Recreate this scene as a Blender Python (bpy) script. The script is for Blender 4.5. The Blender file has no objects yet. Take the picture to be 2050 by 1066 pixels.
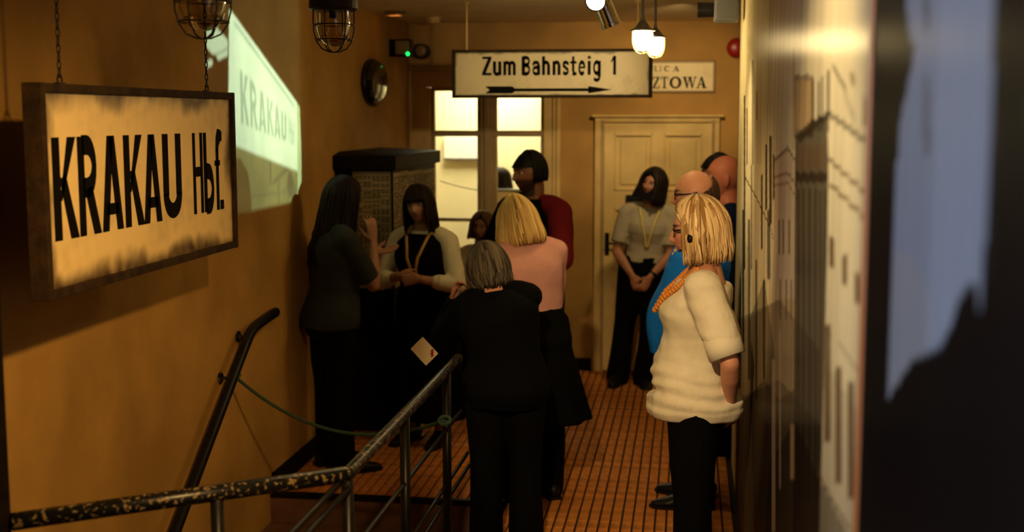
import bpy, bmesh, math, random
import numpy as np
from mathutils import Vector, Matrix, Euler

random.seed(7)
rng = np.random.default_rng(7)
S = bpy.context.scene
COL = S.collection

# ------------------------------------------------------------------ camera, exposure, world, lights
cam_d = bpy.data.cameras.new('camera')
cam = bpy.data.objects.new('camera', cam_d)
COL.objects.link(cam)
cam.location = (0, 0, 2.05)
cam.rotation_euler = (math.radians(90 - 6.7976), 0, math.radians(8.026))
cam_d.sensor_width = 36.0
cam_d.lens = 36.0 * 2500 / 2050
cam_d.clip_start = 0.02
cam_d.dof.use_dof = True
cam_d.dof.focus_distance = 5.0
cam_d.dof.aperture_fstop = 2.1
S.camera = cam
S.view_settings.view_transform = 'Standard'
S.view_settings.look = 'None'
S.view_settings.gamma = 1.0
S.view_settings.use_curve_mapping = False
S.view_settings.exposure = 0.0
w = bpy.data.worlds.new('world')
S.world = w
w.use_nodes = True
w.node_tree.nodes['Background'].inputs[0].default_value = (0.9, 0.6, 0.35, 1)
w.node_tree.nodes['Background'].inputs[1].default_value = 0.0004

WARM = (1.0, 0.60, 0.19)


def spot(name, loc, target, energy, angle, color=WARM, radius=0.05, blend=0.6):
    d = bpy.data.lights.new(name, 'SPOT')
    d.energy = energy
    d.color = color
    d.spot_size = math.radians(angle)
    d.spot_blend = blend
    d.shadow_soft_size = radius
    o = bpy.data.objects.new(name, d)
    COL.objects.link(o)
    o.location = loc
    o.rotation_euler = (Vector(target) - Vector(loc)).to_track_quat('-Z', 'Y').to_euler()
    return o


spot('ceiling_spot_sign', (0.05, 1.74, 2.74), (-2.25, 4.05, 0.80), 325, 56, WARM, 0.05, 0.9)
spot('ceiling_spot_people', (-0.55, 2.2, 2.74), (-0.15, 5.6, 1.0), 330, 34, (1.0, 0.68, 0.31), 0.05, 0.5)
spot('added_spot_door', (-0.05, 8.45, 2.74), (-0.25, 10.0, 1.75), 62, 95, (1.0, 0.72, 0.34), 0.06, 0.9)  # added spot without a fixture, brightens the door and back wall
spot('added_spot_mural', (-0.50, 2.3, 2.72), (0.28, 2.7, 1.75), 58, 78, (1.0, 0.76, 0.42), 0.05, 0.8)  # invented source, lifts the nearer part of the mural
spot('chrome_spot_mural', (-0.37, 5.90, 2.42), (0.28, 6.0, 1.75), 26, 80, (1.0, 0.75, 0.40), 0.04, 0.8)
spot('added_spot_ceiling', (-0.30, 5.95, 2.46), (0.0, 8.4, 2.80), 26, 70, (1.0, 0.76, 0.40), 0.04, 0.8)  # extra spot put in to brighten the ceiling; neither chrome can points there
spot('added_spot_direction', (-0.55, 5.60, 2.52), (-0.95, 8.2, 2.33), 85, 32, (1.0, 0.76, 0.42), 0.04, 0.7)  # not one of the chrome cans: added to light the direction sign
spot('added_cool_fill', (-1.2, -1.2, 2.2), (0.28, 1.3, 1.9), 330, 40, (0.75, 0.84, 1.0), 0.3, 0.8)  # made-up cool fill for the nearest panel; no doorway is built here
PROJ = Vector((0.10, 6.85, 2.62))
_pj = spot('projector_beam', PROJ, (-2.25, 6.4, 2.1), 1900, 56, (0.20, 0.50, 0.98), 0.0003, 0.05)
_al = bpy.data.lights.new('office_ceiling_light', 'AREA')
_al.energy = 62
_al.color = (1.0, 0.90, 0.60)
_al.shape = 'RECTANGLE'
_al.size = 1.0
_al.size_y = 0.8
_alo = bpy.data.objects.new('office_ceiling_light', _al)
COL.objects.link(_alo)
_alo.location = (-1.95, 12.1, 2.72)


# ------------------------------------------------------------------ helpers
def tag(o, label=None, cat=None, group=None, kind=None):
    if label: o['label'] = label
    if cat: o['category'] = cat
    if group: o['group'] = group
    if kind: o['kind'] = kind
    return o


def empty(name, loc=(0, 0, 0), rz=0.0):
    o = bpy.data.objects.new(name, None)
    COL.objects.link(o)
    o.location = loc
    o.rotation_euler = (0, 0, rz)
    o.empty_display_size = 0.1
    return o


def mesh_obj(name, verts, faces, mat=None, parent=None, smooth=False, loc=None):
    me = bpy.data.meshes.new(name)
    me.from_pydata([tuple(map(float, v)) for v in verts], [], [tuple(map(int, f)) for f in faces])
    me.update()
    o = bpy.data.objects.new(name, me)
    COL.objects.link(o)
    if mat is not None: me.materials.append(mat)
    if parent is not None: o.parent = parent
    if loc is not None: o.location = loc
    if smooth:
        me.polygons.foreach_set('use_smooth', np.ones(len(me.polygons), bool))
    return o


class MB:
    """collects shapes that become ONE mesh object"""

    def __init__(self):
        self.v = []
        self.f = []

    def add(self, verts, faces):
        n = len(self.v)
        self.v += [tuple(map(float, p)) for p in verts]
        self.f += [tuple(int(i) + n for i in q) for q in faces]
        return self

    def box(self, a, b, bev=0.0):
        x0, y0, z0 = [min(p, q) for p, q in zip(a, b)]
        x1, y1, z1 = [max(p, q) for p, q in zip(a, b)]
        if bev <= 0:
            vs = [(x0, y0, z0), (x1, y0, z0), (x1, y1, z0), (x0, y1, z0), (x0, y0, z1), (x1, y0, z1), (x1, y1, z1), (x0, y1, z1)]
            return self.add(vs, [(3, 2, 1, 0), (4, 5, 6, 7), (0, 1, 5, 4), (1, 2, 6, 5), (2, 3, 7, 6), (3, 0, 4, 7)])
        bm = bmesh.new()
        bmesh.ops.create_cube(bm, size=1)
        for v in bm.verts:
            v.co = Vector(((x0 + x1) / 2 + v.co.x * (x1 - x0), (y0 + y1) / 2 + v.co.y * (y1 - y0), (z0 + z1) / 2 + v.co.z * (z1 - z0)))
        bmesh.ops.bevel(bm, geom=list(bm.edges), offset=bev, segments=2, affect='EDGES', profile=0.6)
        bm.verts.index_update()
        self.add([v.co for v in bm.verts], [[v.index for v in f.verts] for f in bm.faces])
        bm.free()
        return self

    def tube(self, pts, r, n=10, cap=True, rz=None, up=None, round_cap=False):
        v, f = tube_geo(pts, r, r if rz is None else rz, n, cap, up, round_cap)
        return self.add(v, f)

    def lathe(self, prof, center=(0, 0, 0), n=24, axis='z', cap=True):
        vs, fs = [], []
        for (r, z) in prof:
            for k in range(n):
                a = 2 * math.pi * k / n
                p = (r * math.cos(a), r * math.sin(a), z)
                if axis == 'x': p = (z, r * math.cos(a), r * math.sin(a))
                if axis == 'y': p = (r * math.sin(a), z, r * math.cos(a))
                vs.append((p[0] + center[0], p[1] + center[1], p[2] + center[2]))
        m = len(prof)
        for i in range(m - 1):
            for k in range(n):
                k2 = (k + 1) % n
                fs.append((i * n + k, i * n + k2, (i + 1) * n + k2, (i + 1) * n + k))
        if cap:
            fs.append(tuple(range(n - 1, -1, -1)))
            fs.append(tuple(range((m - 1) * n, m * n)))
        return self.add(vs, fs)

    def prism(self, poly, to3, d):
        """2D polygon mapped by to3(u,v,depth); extruded by d"""
        n = len(poly)
        vs = [to3(u, v, 0) for u, v in poly] + [to3(u, v, d) for u, v in poly]
        fs = [tuple(range(n - 1, -1, -1)), tuple(range(n, 2 * n))]
        fs += [(i, (i + 1) % n, n + (i + 1) % n, n + i) for i in range(n)]
        return self.add(vs, fs)

    def build(self, name, mat=None, parent=None, smooth=False, loc=None):
        return mesh_obj(name, self.v, self.f, mat, parent, smooth, loc)


def nrm(v):
    v = np.asarray(v, float)
    return v / (np.linalg.norm(v) + 1e-12)


def tube_geo(pts, rx, ry, n=10, cap=True, up=None, round_cap=False):
    pts = np.asarray(pts, float)
    m = len(pts)
    rx = np.broadcast_to(np.asarray(rx, float), (m,)).copy()
    ry = np.broadcast_to(np.asarray(ry, float), (m,)).copy()
    if round_cap:
        def capend(p, q, a, b):
            d = nrm(p - q)
            ks = (0.45, 0.8, 1.0)
            P = [p + d * a * k for k in ks]
            R = [math.sqrt(max(1 - k * k, 0.0004)) for k in ks]
            return P, [a * r for r in R], [b * r for r in R]
        P0, a0, b0 = capend(pts[0], pts[1], rx[0], ry[0])
        P1, a1, b1 = capend(pts[-1], pts[-2], rx[-1], ry[-1])
        pts = np.array(P0[::-1] + list(pts) + P1)
        rx = np.array(a0[::-1] + list(rx) + a1)
        ry = np.array(b0[::-1] + list(ry) + b1)
        m = len(pts)
    T = np.gradient(pts, axis=0)
    T /= np.linalg.norm(T, axis=1)[:, None] + 1e-12
    u = np.array(up if up is not None else ((0, 0, 1) if abs(T[0][2]) < 0.9 else (0, 1, 0)), float)
    vs = []
    ang = np.linspace(0, 2 * np.pi, n, endpoint=False)
    for i in range(m):
        s = np.cross(u, T[i])
        if np.linalg.norm(s) < 1e-4: s = np.cross((1, 0.2, 0), T[i])
        s = nrm(s)
        q = nrm(np.cross(T[i], s))
        if up is None: u = q
        vs.append(pts[i] + np.cos(ang)[:, None] * s * rx[i] + np.sin(ang)[:, None] * q * ry[i])
    vs = np.concatenate(vs)
    fs = []
    for i in range(m - 1):
        for k in range(n):
            k2 = (k + 1) % n
            fs.append((i * n + k, i * n + k2, (i + 1) * n + k2, (i + 1) * n + k))
    if cap:
        fs.append(tuple(range(n - 1, -1, -1)))
        fs.append(tuple(range((m - 1) * n, m * n)))
    return vs, fs


def smoothstep(a, b, x):
    t = np.clip((np.asarray(x, float) - a) / (b - a), 0, 1)
    return t * t * (3 - 2 * t)


def pnoise(p, freq, seed, octs=3):
    """cheap smooth pseudo noise in about -1..1 on an (N,3) array"""
    r = np.random.default_rng(seed)
    out = np.zeros(len(p))
    amp, tot = 1.0, 0.0
    for o in range(octs):
        for k in range(5):
            d = r.normal(size=3)
            d /= np.linalg.norm(d)
            out += amp * np.sin(p @ d * freq * r.uniform(0.7, 1.4) + r.uniform(0, 6.28)) / 2.2
        tot += amp
        amp *= 0.5
        freq *= 2.1
    return out / tot


# ------------------------------------------------------------------ materials
MATS = {}


def mat(name, color, rough=0.6, metal=0.0, vary=0.0, scale=8.0, bump=0.0, bscale=60.0, spec=0.5, color2=None, emit=None, estr=0.0, sheen=0.0, detail=4.0, stretch=None):
    m = bpy.data.materials.new(name)
    m.use_nodes = True
    nt = m.node_tree
    b = nt.nodes['Principled BSDF']
    b.inputs['Base Color'].default_value = (*color, 1)
    b.inputs['Roughness'].default_value = rough
    b.inputs['Metallic'].default_value = metal
    b.inputs['Specular IOR Level'].default_value = spec
    if sheen: b.inputs['Sheen Weight'].default_value = sheen
    tc = nt.nodes.new('ShaderNodeTexCoord')
    src = tc.outputs['Object']
    if stretch:
        mp = nt.nodes.new('ShaderNodeMapping')
        mp.inputs['Scale'].default_value = stretch
        nt.links.new(src, mp.inputs[0])
        src = mp.outputs[0]
    if vary > 0 or color2:
        n = nt.nodes.new('ShaderNodeTexNoise')
        n.inputs['Scale'].default_value = scale
        n.inputs['Detail'].default_value = detail
        nt.links.new(src, n.inputs['Vector'])
        r = nt.nodes.new('ShaderNodeValToRGB')
        c2 = color2 or tuple(c * (1 - vary) for c in color)
        c1 = color if color2 else tuple(min(1, c * (1 + vary)) for c in color)
        r.color_ramp.elements[0].color = (*c2, 1)
        r.color_ramp.elements[1].color = (*c1, 1)
        r.color_ramp.elements[0].position = 0.36
        r.color_ramp.elements[1].position = 0.64
        nt.links.new(n.outputs['Fac'], r.inputs[0])
        nt.links.new(r.outputs[0], b.inputs['Base Color'])
    if bump > 0:
        n2 = nt.nodes.new('ShaderNodeTexNoise')
        n2.inputs['Scale'].default_value = bscale
        n2.inputs['Detail'].default_value = 3
        nt.links.new(src, n2.inputs['Vector'])
        bp = nt.nodes.new('ShaderNodeBump')
        bp.inputs['Strength'].default_value = bump
        bp.inputs['Distance'].default_value = 0.01
        nt.links.new(n2.outputs['Fac'], bp.inputs['Height'])
        nt.links.new(bp.outputs[0], b.inputs['Normal'])
    if emit:
        b.inputs['Emission Color'].default_value = (*emit, 1)
        b.inputs['Emission Strength'].default_value = estr
    MATS[name] = m
    return m


def vcol_mat(name, rough=0.6, spec=0.5, bump=0.0, bscale=200.0, coat=0.0, subsurf=0.0, aniso=0.0):
    m = bpy.data.materials.new(name)
    m.use_nodes = True
    nt = m.node_tree
    b = nt.nodes['Principled BSDF']
    a = nt.nodes.new('ShaderNodeVertexColor')
    a.layer_name = 'Col'
    nt.links.new(a.outputs[0], b.inputs['Base Color'])
    b.inputs['Roughness'].default_value = rough
    b.inputs['Specular IOR Level'].default_value = spec
    if coat:
        b.inputs['Coat Weight'].default_value = coat
        b.inputs['Coat Roughness'].default_value = 0.12
    if subsurf:
        b.inputs['Subsurface Weight'].default_value = subsurf
        b.inputs['Subsurface Radius'].default_value = (0.01, 0.004, 0.002)
    if bump:
        tc = nt.nodes.new('ShaderNodeTexCoord')
        n2 = nt.nodes.new('ShaderNodeTexNoise')
        n2.inputs['Scale'].default_value = bscale
        nt.links.new(tc.outputs['Object'], n2.inputs['Vector'])
        bp = nt.nodes.new('ShaderNodeBump')
        bp.inputs['Strength'].default_value = bump
        bp.inputs['Distance'].default_value = 0.004
        nt.links.new(n2.outputs['Fac'], bp.inputs['Height'])
        nt.links.new(bp.outputs[0], b.inputs['Normal'])
    return m


def set_col(o, rgb):
    me = o.data
    a = me.color_attributes.new('Col', 'FLOAT_COLOR', 'POINT')
    c = np.ones((len(me.vertices), 4), np.float32)
    c[:, :3] = rgb
    a.data.foreach_set('color', c.ravel())


def glass_mat(name, tint=(1, 1, 1), refl=0.12, rough=0.05):
    m = bpy.data.materials.new(name)
    m.use_nodes = True
    nt = m.node_tree
    nt.nodes.clear()
    out = nt.nodes.new('ShaderNodeOutputMaterial')
    mix = nt.nodes.new('ShaderNodeMixShader')
    t = nt.nodes.new('ShaderNodeBsdfTransparent')
    t.inputs[0].default_value = (*tint, 1)
    g = nt.nodes.new('ShaderNodeBsdfGlossy')
    g.inputs['Roughness'].default_value = rough
    lw = nt.nodes.new('ShaderNodeLayerWeight')
    lw.inputs[0].default_value = 0.35
    mr = nt.nodes.new('ShaderNodeMapRange')
    mr.inputs['To Min'].default_value = refl * 0.4
    mr.inputs['To Max'].default_value = min(1.0, refl * 5)
    nt.links.new(lw.outputs['Facing'], mr.inputs[0])
    nt.links.new(mr.outputs[0], mix.inputs[0])
    nt.links.new(t.outputs[0], mix.inputs[1])
    nt.links.new(g.outputs[0], mix.inputs[2])
    nt.links.new(mix.outputs[0], out.inputs[0])
    return m


def emit_mat(name, color, strength):
    m = bpy.data.materials.new(name)
    m.use_nodes = True
    nt = m.node_tree
    nt.nodes.clear()
    out = nt.nodes.new('ShaderNodeOutputMaterial')
    e = nt.nodes.new('ShaderNodeEmission')
    e.inputs[0].default_value = (*color, 1)
    e.inputs[1].default_value = strength
    nt.links.new(e.outputs[0], out.inputs[0])
    return m


def transp_mat(name, color):
    m = bpy.data.materials.new(name)
    m.use_nodes = True
    nt = m.node_tree
    nt.nodes.clear()
    out = nt.nodes.new('ShaderNodeOutputMaterial')
    t = nt.nodes.new('ShaderNodeBsdfTransparent')
    t.inputs[0].default_value = (*color, 1)
    nt.links.new(t.outputs[0], out.inputs[0])
    return m


M_wall = mat('ochre_plaster', (0.46, 0.25, 0.066), 0.85, vary=0.22, scale=1.6, bump=0.12, bscale=35, spec=0.2, detail=6)
M_wall_back = mat('ochre_plaster_back', (0.42, 0.235, 0.07), 0.85, vary=0.16, scale=2.2, bump=0.12, bscale=40, spec=0.2)
M_ceil = mat('ceiling_paint', (0.74, 0.60, 0.36), 0.75, vary=0.07, scale=3, bump=0.06, bscale=25)
M_dark = mat('dark_grout', (0.03, 0.014, 0.008), 0.9)
M_strip = mat('ribbed_mat', (0.60, 0.215, 0.042), 0.85, vary=0.25, scale=14, bump=0.5, bscale=300, spec=0.15)
M_step = mat('step_wood', (0.12, 0.05, 0.025), 0.8, vary=0.2, scale=6)
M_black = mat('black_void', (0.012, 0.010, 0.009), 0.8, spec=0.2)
M_trimw = mat('cream_paint_wood', (0.62, 0.42, 0.15), 0.5, vary=0.12, scale=5, bump=0.05, bscale=30)
M_door = mat('cream_door_paint', (0.68, 0.48, 0.18), 0.5, vary=0.12, scale=4, bump=0.05, bscale=30)
M_winframe = mat('window_frame_paint', (0.36, 0.24, 0.10), 0.5, vary=0.12, scale=6)
M_office = mat('office_wall', (0.82, 0.74, 0.48), 0.8, vary=0.05, scale=2)
M_white = mat('white_paper', (0.85, 0.85, 0.82), 0.7)
M_metal_blk = mat('black_enamel', (0.007, 0.006, 0.006), 0.36, vary=0.3, scale=20, spec=0.2)
M_rail = mat('chipped_black_paint', (0.006, 0.006, 0.006), 0.34, color2=(0.006, 0.006, 0.006), spec=0.35)
M_iron = mat('cage_iron', (0.018, 0.013, 0.010), 0.5, metal=0.4, vary=0.3, scale=30)
M_chrome = mat('brushed_chrome', (0.55, 0.50, 0.42), 0.22, metal=1.0)
M_grey = mat('grey_plastic', (0.09, 0.09, 0.09), 0.5)
M_wood_dark = mat('dark_stained_wood', (0.007, 0.004, 0.003), 0.6, vary=0.3, scale=8, spec=0.10, stretch=(1, 1, 6))
M_frame = mat('weathered_frame', (0.022, 0.012, 0.006), 0.75, spec=0.15, scale=18, bump=0.3, bscale=60, color2=(0.045, 0.024, 0.010))
M_board = vcol_mat('weathered_enamel', 0.45, 0.4, bump=0.08, bscale=90)
M_letter = mat('black_lettering', (0.006, 0.005, 0.004), 0.8, spec=0.05)
M_letter2 = mat('faded_lettering', (0.03, 0.022, 0.015), 0.8, spec=0.05)
M_red = mat('red_enamel', (0.35, 0.012, 0.012), 0.35)
M_rope = mat('green_rope', (0.03, 0.07, 0.04), 0.8, bump=0.4, bscale=400)
M_glass = glass_mat('lamp_glass', (0.80, 0.72, 0.50), 0.25, 0.08)
M_pane = glass_mat('window_pane', (0.97, 0.97, 0.94), 0.03, 0.03)
M_skinv = vcol_mat('skin', 0.5, 0.35, subsurf=0.0)
M_hair = vcol_mat('hair_strands', 0.55, 0.12, bump=0.15, bscale=500)
M_eye = vcol_mat('eye', 0.15, 0.6)


def print_mat(name, gloss, rough):
    m = bpy.data.materials.new(name)
    m.use_nodes = True
    n_ = m.node_tree
    n_.nodes.clear()
    out = n_.nodes.new('ShaderNodeOutputMaterial')
    mix = n_.nodes.new('ShaderNodeMixShader')
    mix.inputs[0].default_value = gloss
    d = n_.nodes.new('ShaderNodeBsdfDiffuse')
    g = n_.nodes.new('ShaderNodeBsdfGlossy')
    g.inputs['Roughness'].default_value = rough
    a = n_.nodes.new('ShaderNodeVertexColor')
    a.layer_name = 'Col'
    n_.links.new(a.outputs[0], d.inputs[0])
    n_.links.new(d.outputs[0], mix.inputs[1])
    n_.links.new(g.outputs[0], mix.inputs[2])
    n_.links.new(mix.outputs[0], out.inputs[0])
    return m


M_print = print_mat('printed_panel', 0.06, 0.3)
M_print_gloss = print_mat('gloss_laminated_print', 0.075, 0.20)

# chipped paint on the rails: tan primer showing through
nt = M_rail.node_tree
_r = [n for n in nt.nodes if n.type == 'VALTORGB'][0]
_n = [n for n in nt.nodes if n.type == 'TEX_NOISE'][0]
_n.inputs['Scale'].default_value = 70
_n.inputs['Detail'].default_value = 8
_r.color_ramp.elements[0].position = 0.56
_r.color_ramp.elements[1].position = 0.63
_r.color_ramp.elements[0].color = (0.005, 0.005, 0.005, 1)
_r.color_ramp.elements[1].color = (0.22, 0.15, 0.07, 1)

# ------------------------------------------------------------------ room shell
XL, XR, YB, ZC = -2.25, 0.293, 10.0, 2.80


def struct(mb, name, m, parent=None, smooth=False):
    o = mb.build(name, m, parent, smooth)
    if parent is None: o['kind'] = 'structure'
    return o


EDGE_Y, EDGE_X = 6.45, -0.93        # stairwell edges
fl = MB()
fl.box((EDGE_X, -2.2, -0.12), (1.9, YB, -0.012))
fl.box((XL, EDGE_Y, -0.12), (EDGE_X, YB, -0.012))
fl.box((XL, -2.2, -0.12), (EDGE_X, 2.75, -0.012))
floor = struct(fl, 'floor', M_dark)
# ribbed mat strips, each its own piece
pitch = 0.0565
ME_STRIP = {}


def strip(x, y0, y1):
    ln = round(y1 - y0, 3)
    if ln not in ME_STRIP:
        mb = MB()
        mb.box((-pitch / 2 + 0.005, 0, -0.014), (pitch / 2 - 0.005, ln - 0.004, 0.0), 0.003)
        o = mb.build('mat_strip', M_strip, floor)
        ME_STRIP[ln] = o.data
    else:
        o = bpy.data.objects.new('mat_strip', ME_STRIP[ln])
        COL.objects.link(o)
        o.parent = floor
    o.location = (x, y0, 0)


x = EDGE_X + pitch / 2
while x < 1.2:
    if x < XR - 0.03:
        strip(x, 2.9, 5.5)
        strip(x, 5.5, 8.06)
    strip(x, 8.06, YB)
    x += pitch
x = EDGE_X - pitch / 2
while x > XL:
    strip(x, EDGE_Y, 8.06)
    strip(x, 8.06, YB)
    x -= pitch

stairs = empty('staircase', (0, 0, 0))
stairs['kind'] = 'structure'
for i in range(11):
    y1 = EDGE_Y - 0.28 * i
    mb = MB()
    mb.box((XL, y1 - 0.28, -0.17 * (i + 1) - 0.1), (EDGE_X, y1 + 0.02, -0.17 * (i + 1)))
    mb.box((XL, y1 - 0.02, -0.17 * (i + 1)), (EDGE_X, y1, -0.17 * i - 0.025))
    mb.build('step', M_step, stairs)
nos = MB()
nos.box((XL, EDGE_Y - 0.03, -0.03), (EDGE_X, EDGE_Y + 0.004, 0.002), 0.006)
nos.build('step_nosing', M_wood_dark, stairs)
sw = MB()
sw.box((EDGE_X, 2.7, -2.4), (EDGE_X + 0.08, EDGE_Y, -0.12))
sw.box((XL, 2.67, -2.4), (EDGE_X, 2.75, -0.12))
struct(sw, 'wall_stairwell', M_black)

mb = MB(); mb.box((XL - 0.15, -2.2, -2.4), (XL, YB + 0.15, ZC)); wall_left = struct(mb, 'wall_left', M_wall)
WX0, WX1, WZ0, WZ1 = -2.14, -1.09, 0.72, 2.32       # window hole
mb = MB()
mb.box((XL, YB, 0), (WX0, YB + 0.15, ZC))
mb.box((WX1, YB, 0), (1.9, YB + 0.15, ZC))
mb.box((WX0, YB, 0), (WX1, YB + 0.15, WZ0))
mb.box((WX0, YB, WZ1), (WX1, YB + 0.15, ZC))
wall_back = struct(mb, 'wall_back', M_wall_back)
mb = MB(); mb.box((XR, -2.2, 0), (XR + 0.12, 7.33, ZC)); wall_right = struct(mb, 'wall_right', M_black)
mb = MB(); mb.box((1.75, 7.33, 0), (1.9, YB, ZC)); mb.box((XR + 0.12, 7.2, 0), (1.9, 7.33, ZC)); struct(mb, 'wall_alcove', M_wall_back)
mb = MB(); mb.box((XL, -2.35, 0), (XR + 0.12, -2.2, ZC)); struct(mb, 'wall_front', M_black)
mb = MB(); mb.box((XL - 0.15, -2.35, ZC), (1.9, YB + 0.15, ZC + 0.12)); ceiling = struct(mb, 'ceiling', M_ceil)
mb = MB(); mb.box((XL, EDGE_Y, 0), (XL + 0.018, 7.78, 0.10), 0.004); struct(mb, 'baseboard_left', M_wood_dark)
mb = MB(); mb.box((WX1 + 0.1, YB - 0.018, 0), (-0.76, YB, 0.10), 0.004); struct(mb, 'baseboard_back', M_wood_dark)
mb = MB(); mb.box((-1.83, 2.83, 0), (-1.742, 2.96, 1.62), 0.008)
struct(mb, 'trim_1', M_wood_dark)

# --- window with its glazing (interior window into the lit office)
win = empty('window_1', (0, YB, 0)); win['kind'] = 'structure'


def wpart(name, m, boxes, parent=win, bev=0.006):
    mb = MB()
    for a, b in boxes: mb.box(a, b, bev)
    return mb.build(name, m, parent)


wpart('casing', M_trimw, [((-2.235, -0.035, 0.70), (-2.07, 0.0, 2.289)), ((-1.15, -0.035, 0.70), (-1.02, 0.0, 2.289)), ((-2.235, -0.035, 2.29), (-1.02, 0.0, 2.42)), ((-2.235, -0.05, 2.42), (-1.02, 0.0, 2.45))])
wpart('casing_moulding', M_trimw, [((-2.245, -0.05, 0.70), (-2.215, -0.002, 2.419)), ((-1.075, -0.05, 0.70), (-1.055, -0.002, 2.286)), ((-1.045, -0.052, 0.70), (-1.015, -0.002, 2.419))], bev=0.004)
wpart('sill', M_trimw, [((-2.245, -0.10, 0.66), (-1.01, 0.04, 0.70))])
wpart('mullion', M_winframe, [((-1.665, -0.03, 0.72), (-1.56, 0.05, 2.30)), ((-1.63, -0.045, 0.72), (-1.595, -0.03, 2.30))], bev=0.004)
for xa, xb in ((-2.07, -1.665), (-1.56, -1.15)):
    wpart('sash_stile', M_winframe, [((xa, -0.01, 0.72), (xa + 0.028, 0.04, 2.28))], bev=0.004)
    wpart('sash_stile', M_winframe, [((xb - 0.028, -0.01, 0.72), (xb, 0.04, 2.28))], bev=0.004)
    wpart('transom', M_winframe, [((xa, -0.02, 1.895), (xb, 0.045, 1.945))], bev=0.004)
    wpart('glazing_bar', M_winframe, [((xa, -0.01, 1.205), (xb, 0.04, 1.235))], bev=0.004)
    wpart('sash_rail', M_winframe, [((xa, -0.01, 2.26), (xb, 0.04, 2.30))], bev=0.004)
    wpart('sash_rail', M_winframe, [((xa, -0.01, 0.72), (xb, 0.04, 0.76))], bev=0.004)
    for z0, z1 in ((0.76, 1.205), (1.235, 1.895), (1.945, 2.26)):
        mb = MB(); mb.box((xa + 0.02, 0.012, z0), (xb - 0.02, 0.016, z1)); mb.build('pane', M_pane, win)

# --- office beyond the window
mb = MB()
OY0, OY1 = YB + 0.15, 12.7
mb.box((-3.3, OY1, 0), (-0.3, OY1 + 0.1, ZC)); mb.box((-3.4, OY0, 0), (-3.3, OY1, ZC)); mb.box((-0.3, OY0, 0), (-0.2, OY1, ZC))
struct(mb, 'wall_office', M_office)
mb = MB(); mb.box((-3.4, OY0, ZC), (-0.2, OY1 + 0.1, ZC + 0.1)); struct(mb, 'ceiling_office', M_office)
mb = MB(); mb.box((-3.4, OY0, -0.1), (-0.2, OY1 + 0.1, 0)); struct(mb, 'floor_office', M_step)
t = MB().box((-2.49, 12.655, 1.63), (-2.08, 12.695, 1.85), 0.006).build('whiteboard', M_white)
tag(t, 'white board on the office wall seen through the left window pane', 'board')
tr = MB().box((-2.49, 12.63, 1.615), (-2.08, 12.66, 1.63), 0.003).build('board_tray', M_grey, t)
cb = MB(); cx_ = np.linspace(0, 1, 14)
cb.tube([(-2.0 + 0.32 * q, 9.985 + 0.012, 1.535 - 0.075 * q - 0.03 * q * (1 - q)) for q in cx_], 0.0035, 6)
tag(cb.build('cable', M_grey), 'thin cable sagging across the left window pane', 'cable')
pt = empty('partition_screen', (-1.45, 11.0, 0))
MB().box((-0.28, -0.02, 0.05), (0.42, 0.02, 1.40), 0.006).build('screen_panel', mat('screen_fabric', (0.72, 0.62, 0.36), 0.8, vary=0.04), pt)
MB().box((-0.30, -0.03, 1.395), (0.44, 0.03, 1.415), 0.004).build('top_rail', M_grey, pt)
for sx in (-0.24, 0.38): MB().box((sx - 0.02, -0.18, 0), (sx + 0.02, 0.18, 0.05), 0.004).build('foot', M_grey, pt)
tag(pt, 'pale low partition screen inside the lit office behind the right panes', 'screen')

# --- panelled door
door = empty('door_1', (0, YB, 0)); door['kind'] = 'structure'
DX0, DX1 = -0.665, 0.178
wpart('door_casing', M_trimw, [((DX0 - 0.075, -0.04, 0), (DX0, 0.0, 2.009)), ((DX1, -0.04, 0), (DX1 + 0.06, 0.0, 2.009)), ((DX0 - 0.075, -0.04, 2.01), (DX1 + 0.06, 0.0, 2.05)), ((DX0 - 0.10, -0.06, 2.05), (DX1 + 0.09, 0.0, 2.07))], door)
wpart('casing_edge', M_winframe, [((DX0 - 0.022, -0.052, 0), (DX0 + 0.001, -0.001, 2.03)), ((DX1 - 0.001, -0.052, 0), (DX1 + 0.02, -0.001, 2.03))], door, 0.003)
PX = ((-0.585, -0.285), (-0.195, 0.105))
PZ = ((1.47, 1.92), (0.83, 1.33), (0.13, 0.70))
bx = [((DX0, -0.022, 0.01), (PX[0][0], 0, 2.005)), ((PX[0][1], -0.022, 0.01), (PX[1][0], 0, 2.005)), ((PX[1][1], -0.022, 0.01), (DX1, 0, 2.005))]
for xa, xb in PX:
    bx += [((xa, -0.022, 1.92), (xb, 0, 2.005)), ((xa, -0.022, 1.33), (xb, 0, 1.47)), ((xa, -0.022, 0.70), (xb, 0, 0.83)), ((xa, -0.022, 0.01), (xb, 0, 0.13))]
wpart('door_leaf', M_door, bx, door, 0.002)
for xa, xb in PX:
    for za, zb in PZ:
        mb = MB()
        mb.box((xa, -0.006, za), (xb, 0.0, zb))
        mb.box((xa + 0.045, -0.016, za + 0.045), (xb - 0.045, -0.004, zb - 0.045), 0.009)
        mb.build('door_panel', M_door, door)
        mm = MB()
        for a, b in (((xa, -0.03, za), (xa + 0.016, -0.004, zb)), ((xb - 0.016, -0.03, za), (xb, -0.004, zb)), ((xa, -0.03, za), (xb, -0.004, za + 0.016)), ((xa, -0.03, zb - 0.016), (xb, -0.004, zb))):
            mm.box(a, b, 0.005)
        mm.build('panel_moulding', M_door, door)
mb = MB(); mb.box((-0.49, -0.05, 1.376), (-0.34, -0.02, 1.436), 0.006); mb.box((-0.46, -0.062, 1.40), (-0.37, -0.045, 1.412), 0.002)
mb.build('letter_plate', M_metal_blk, door)
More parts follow.
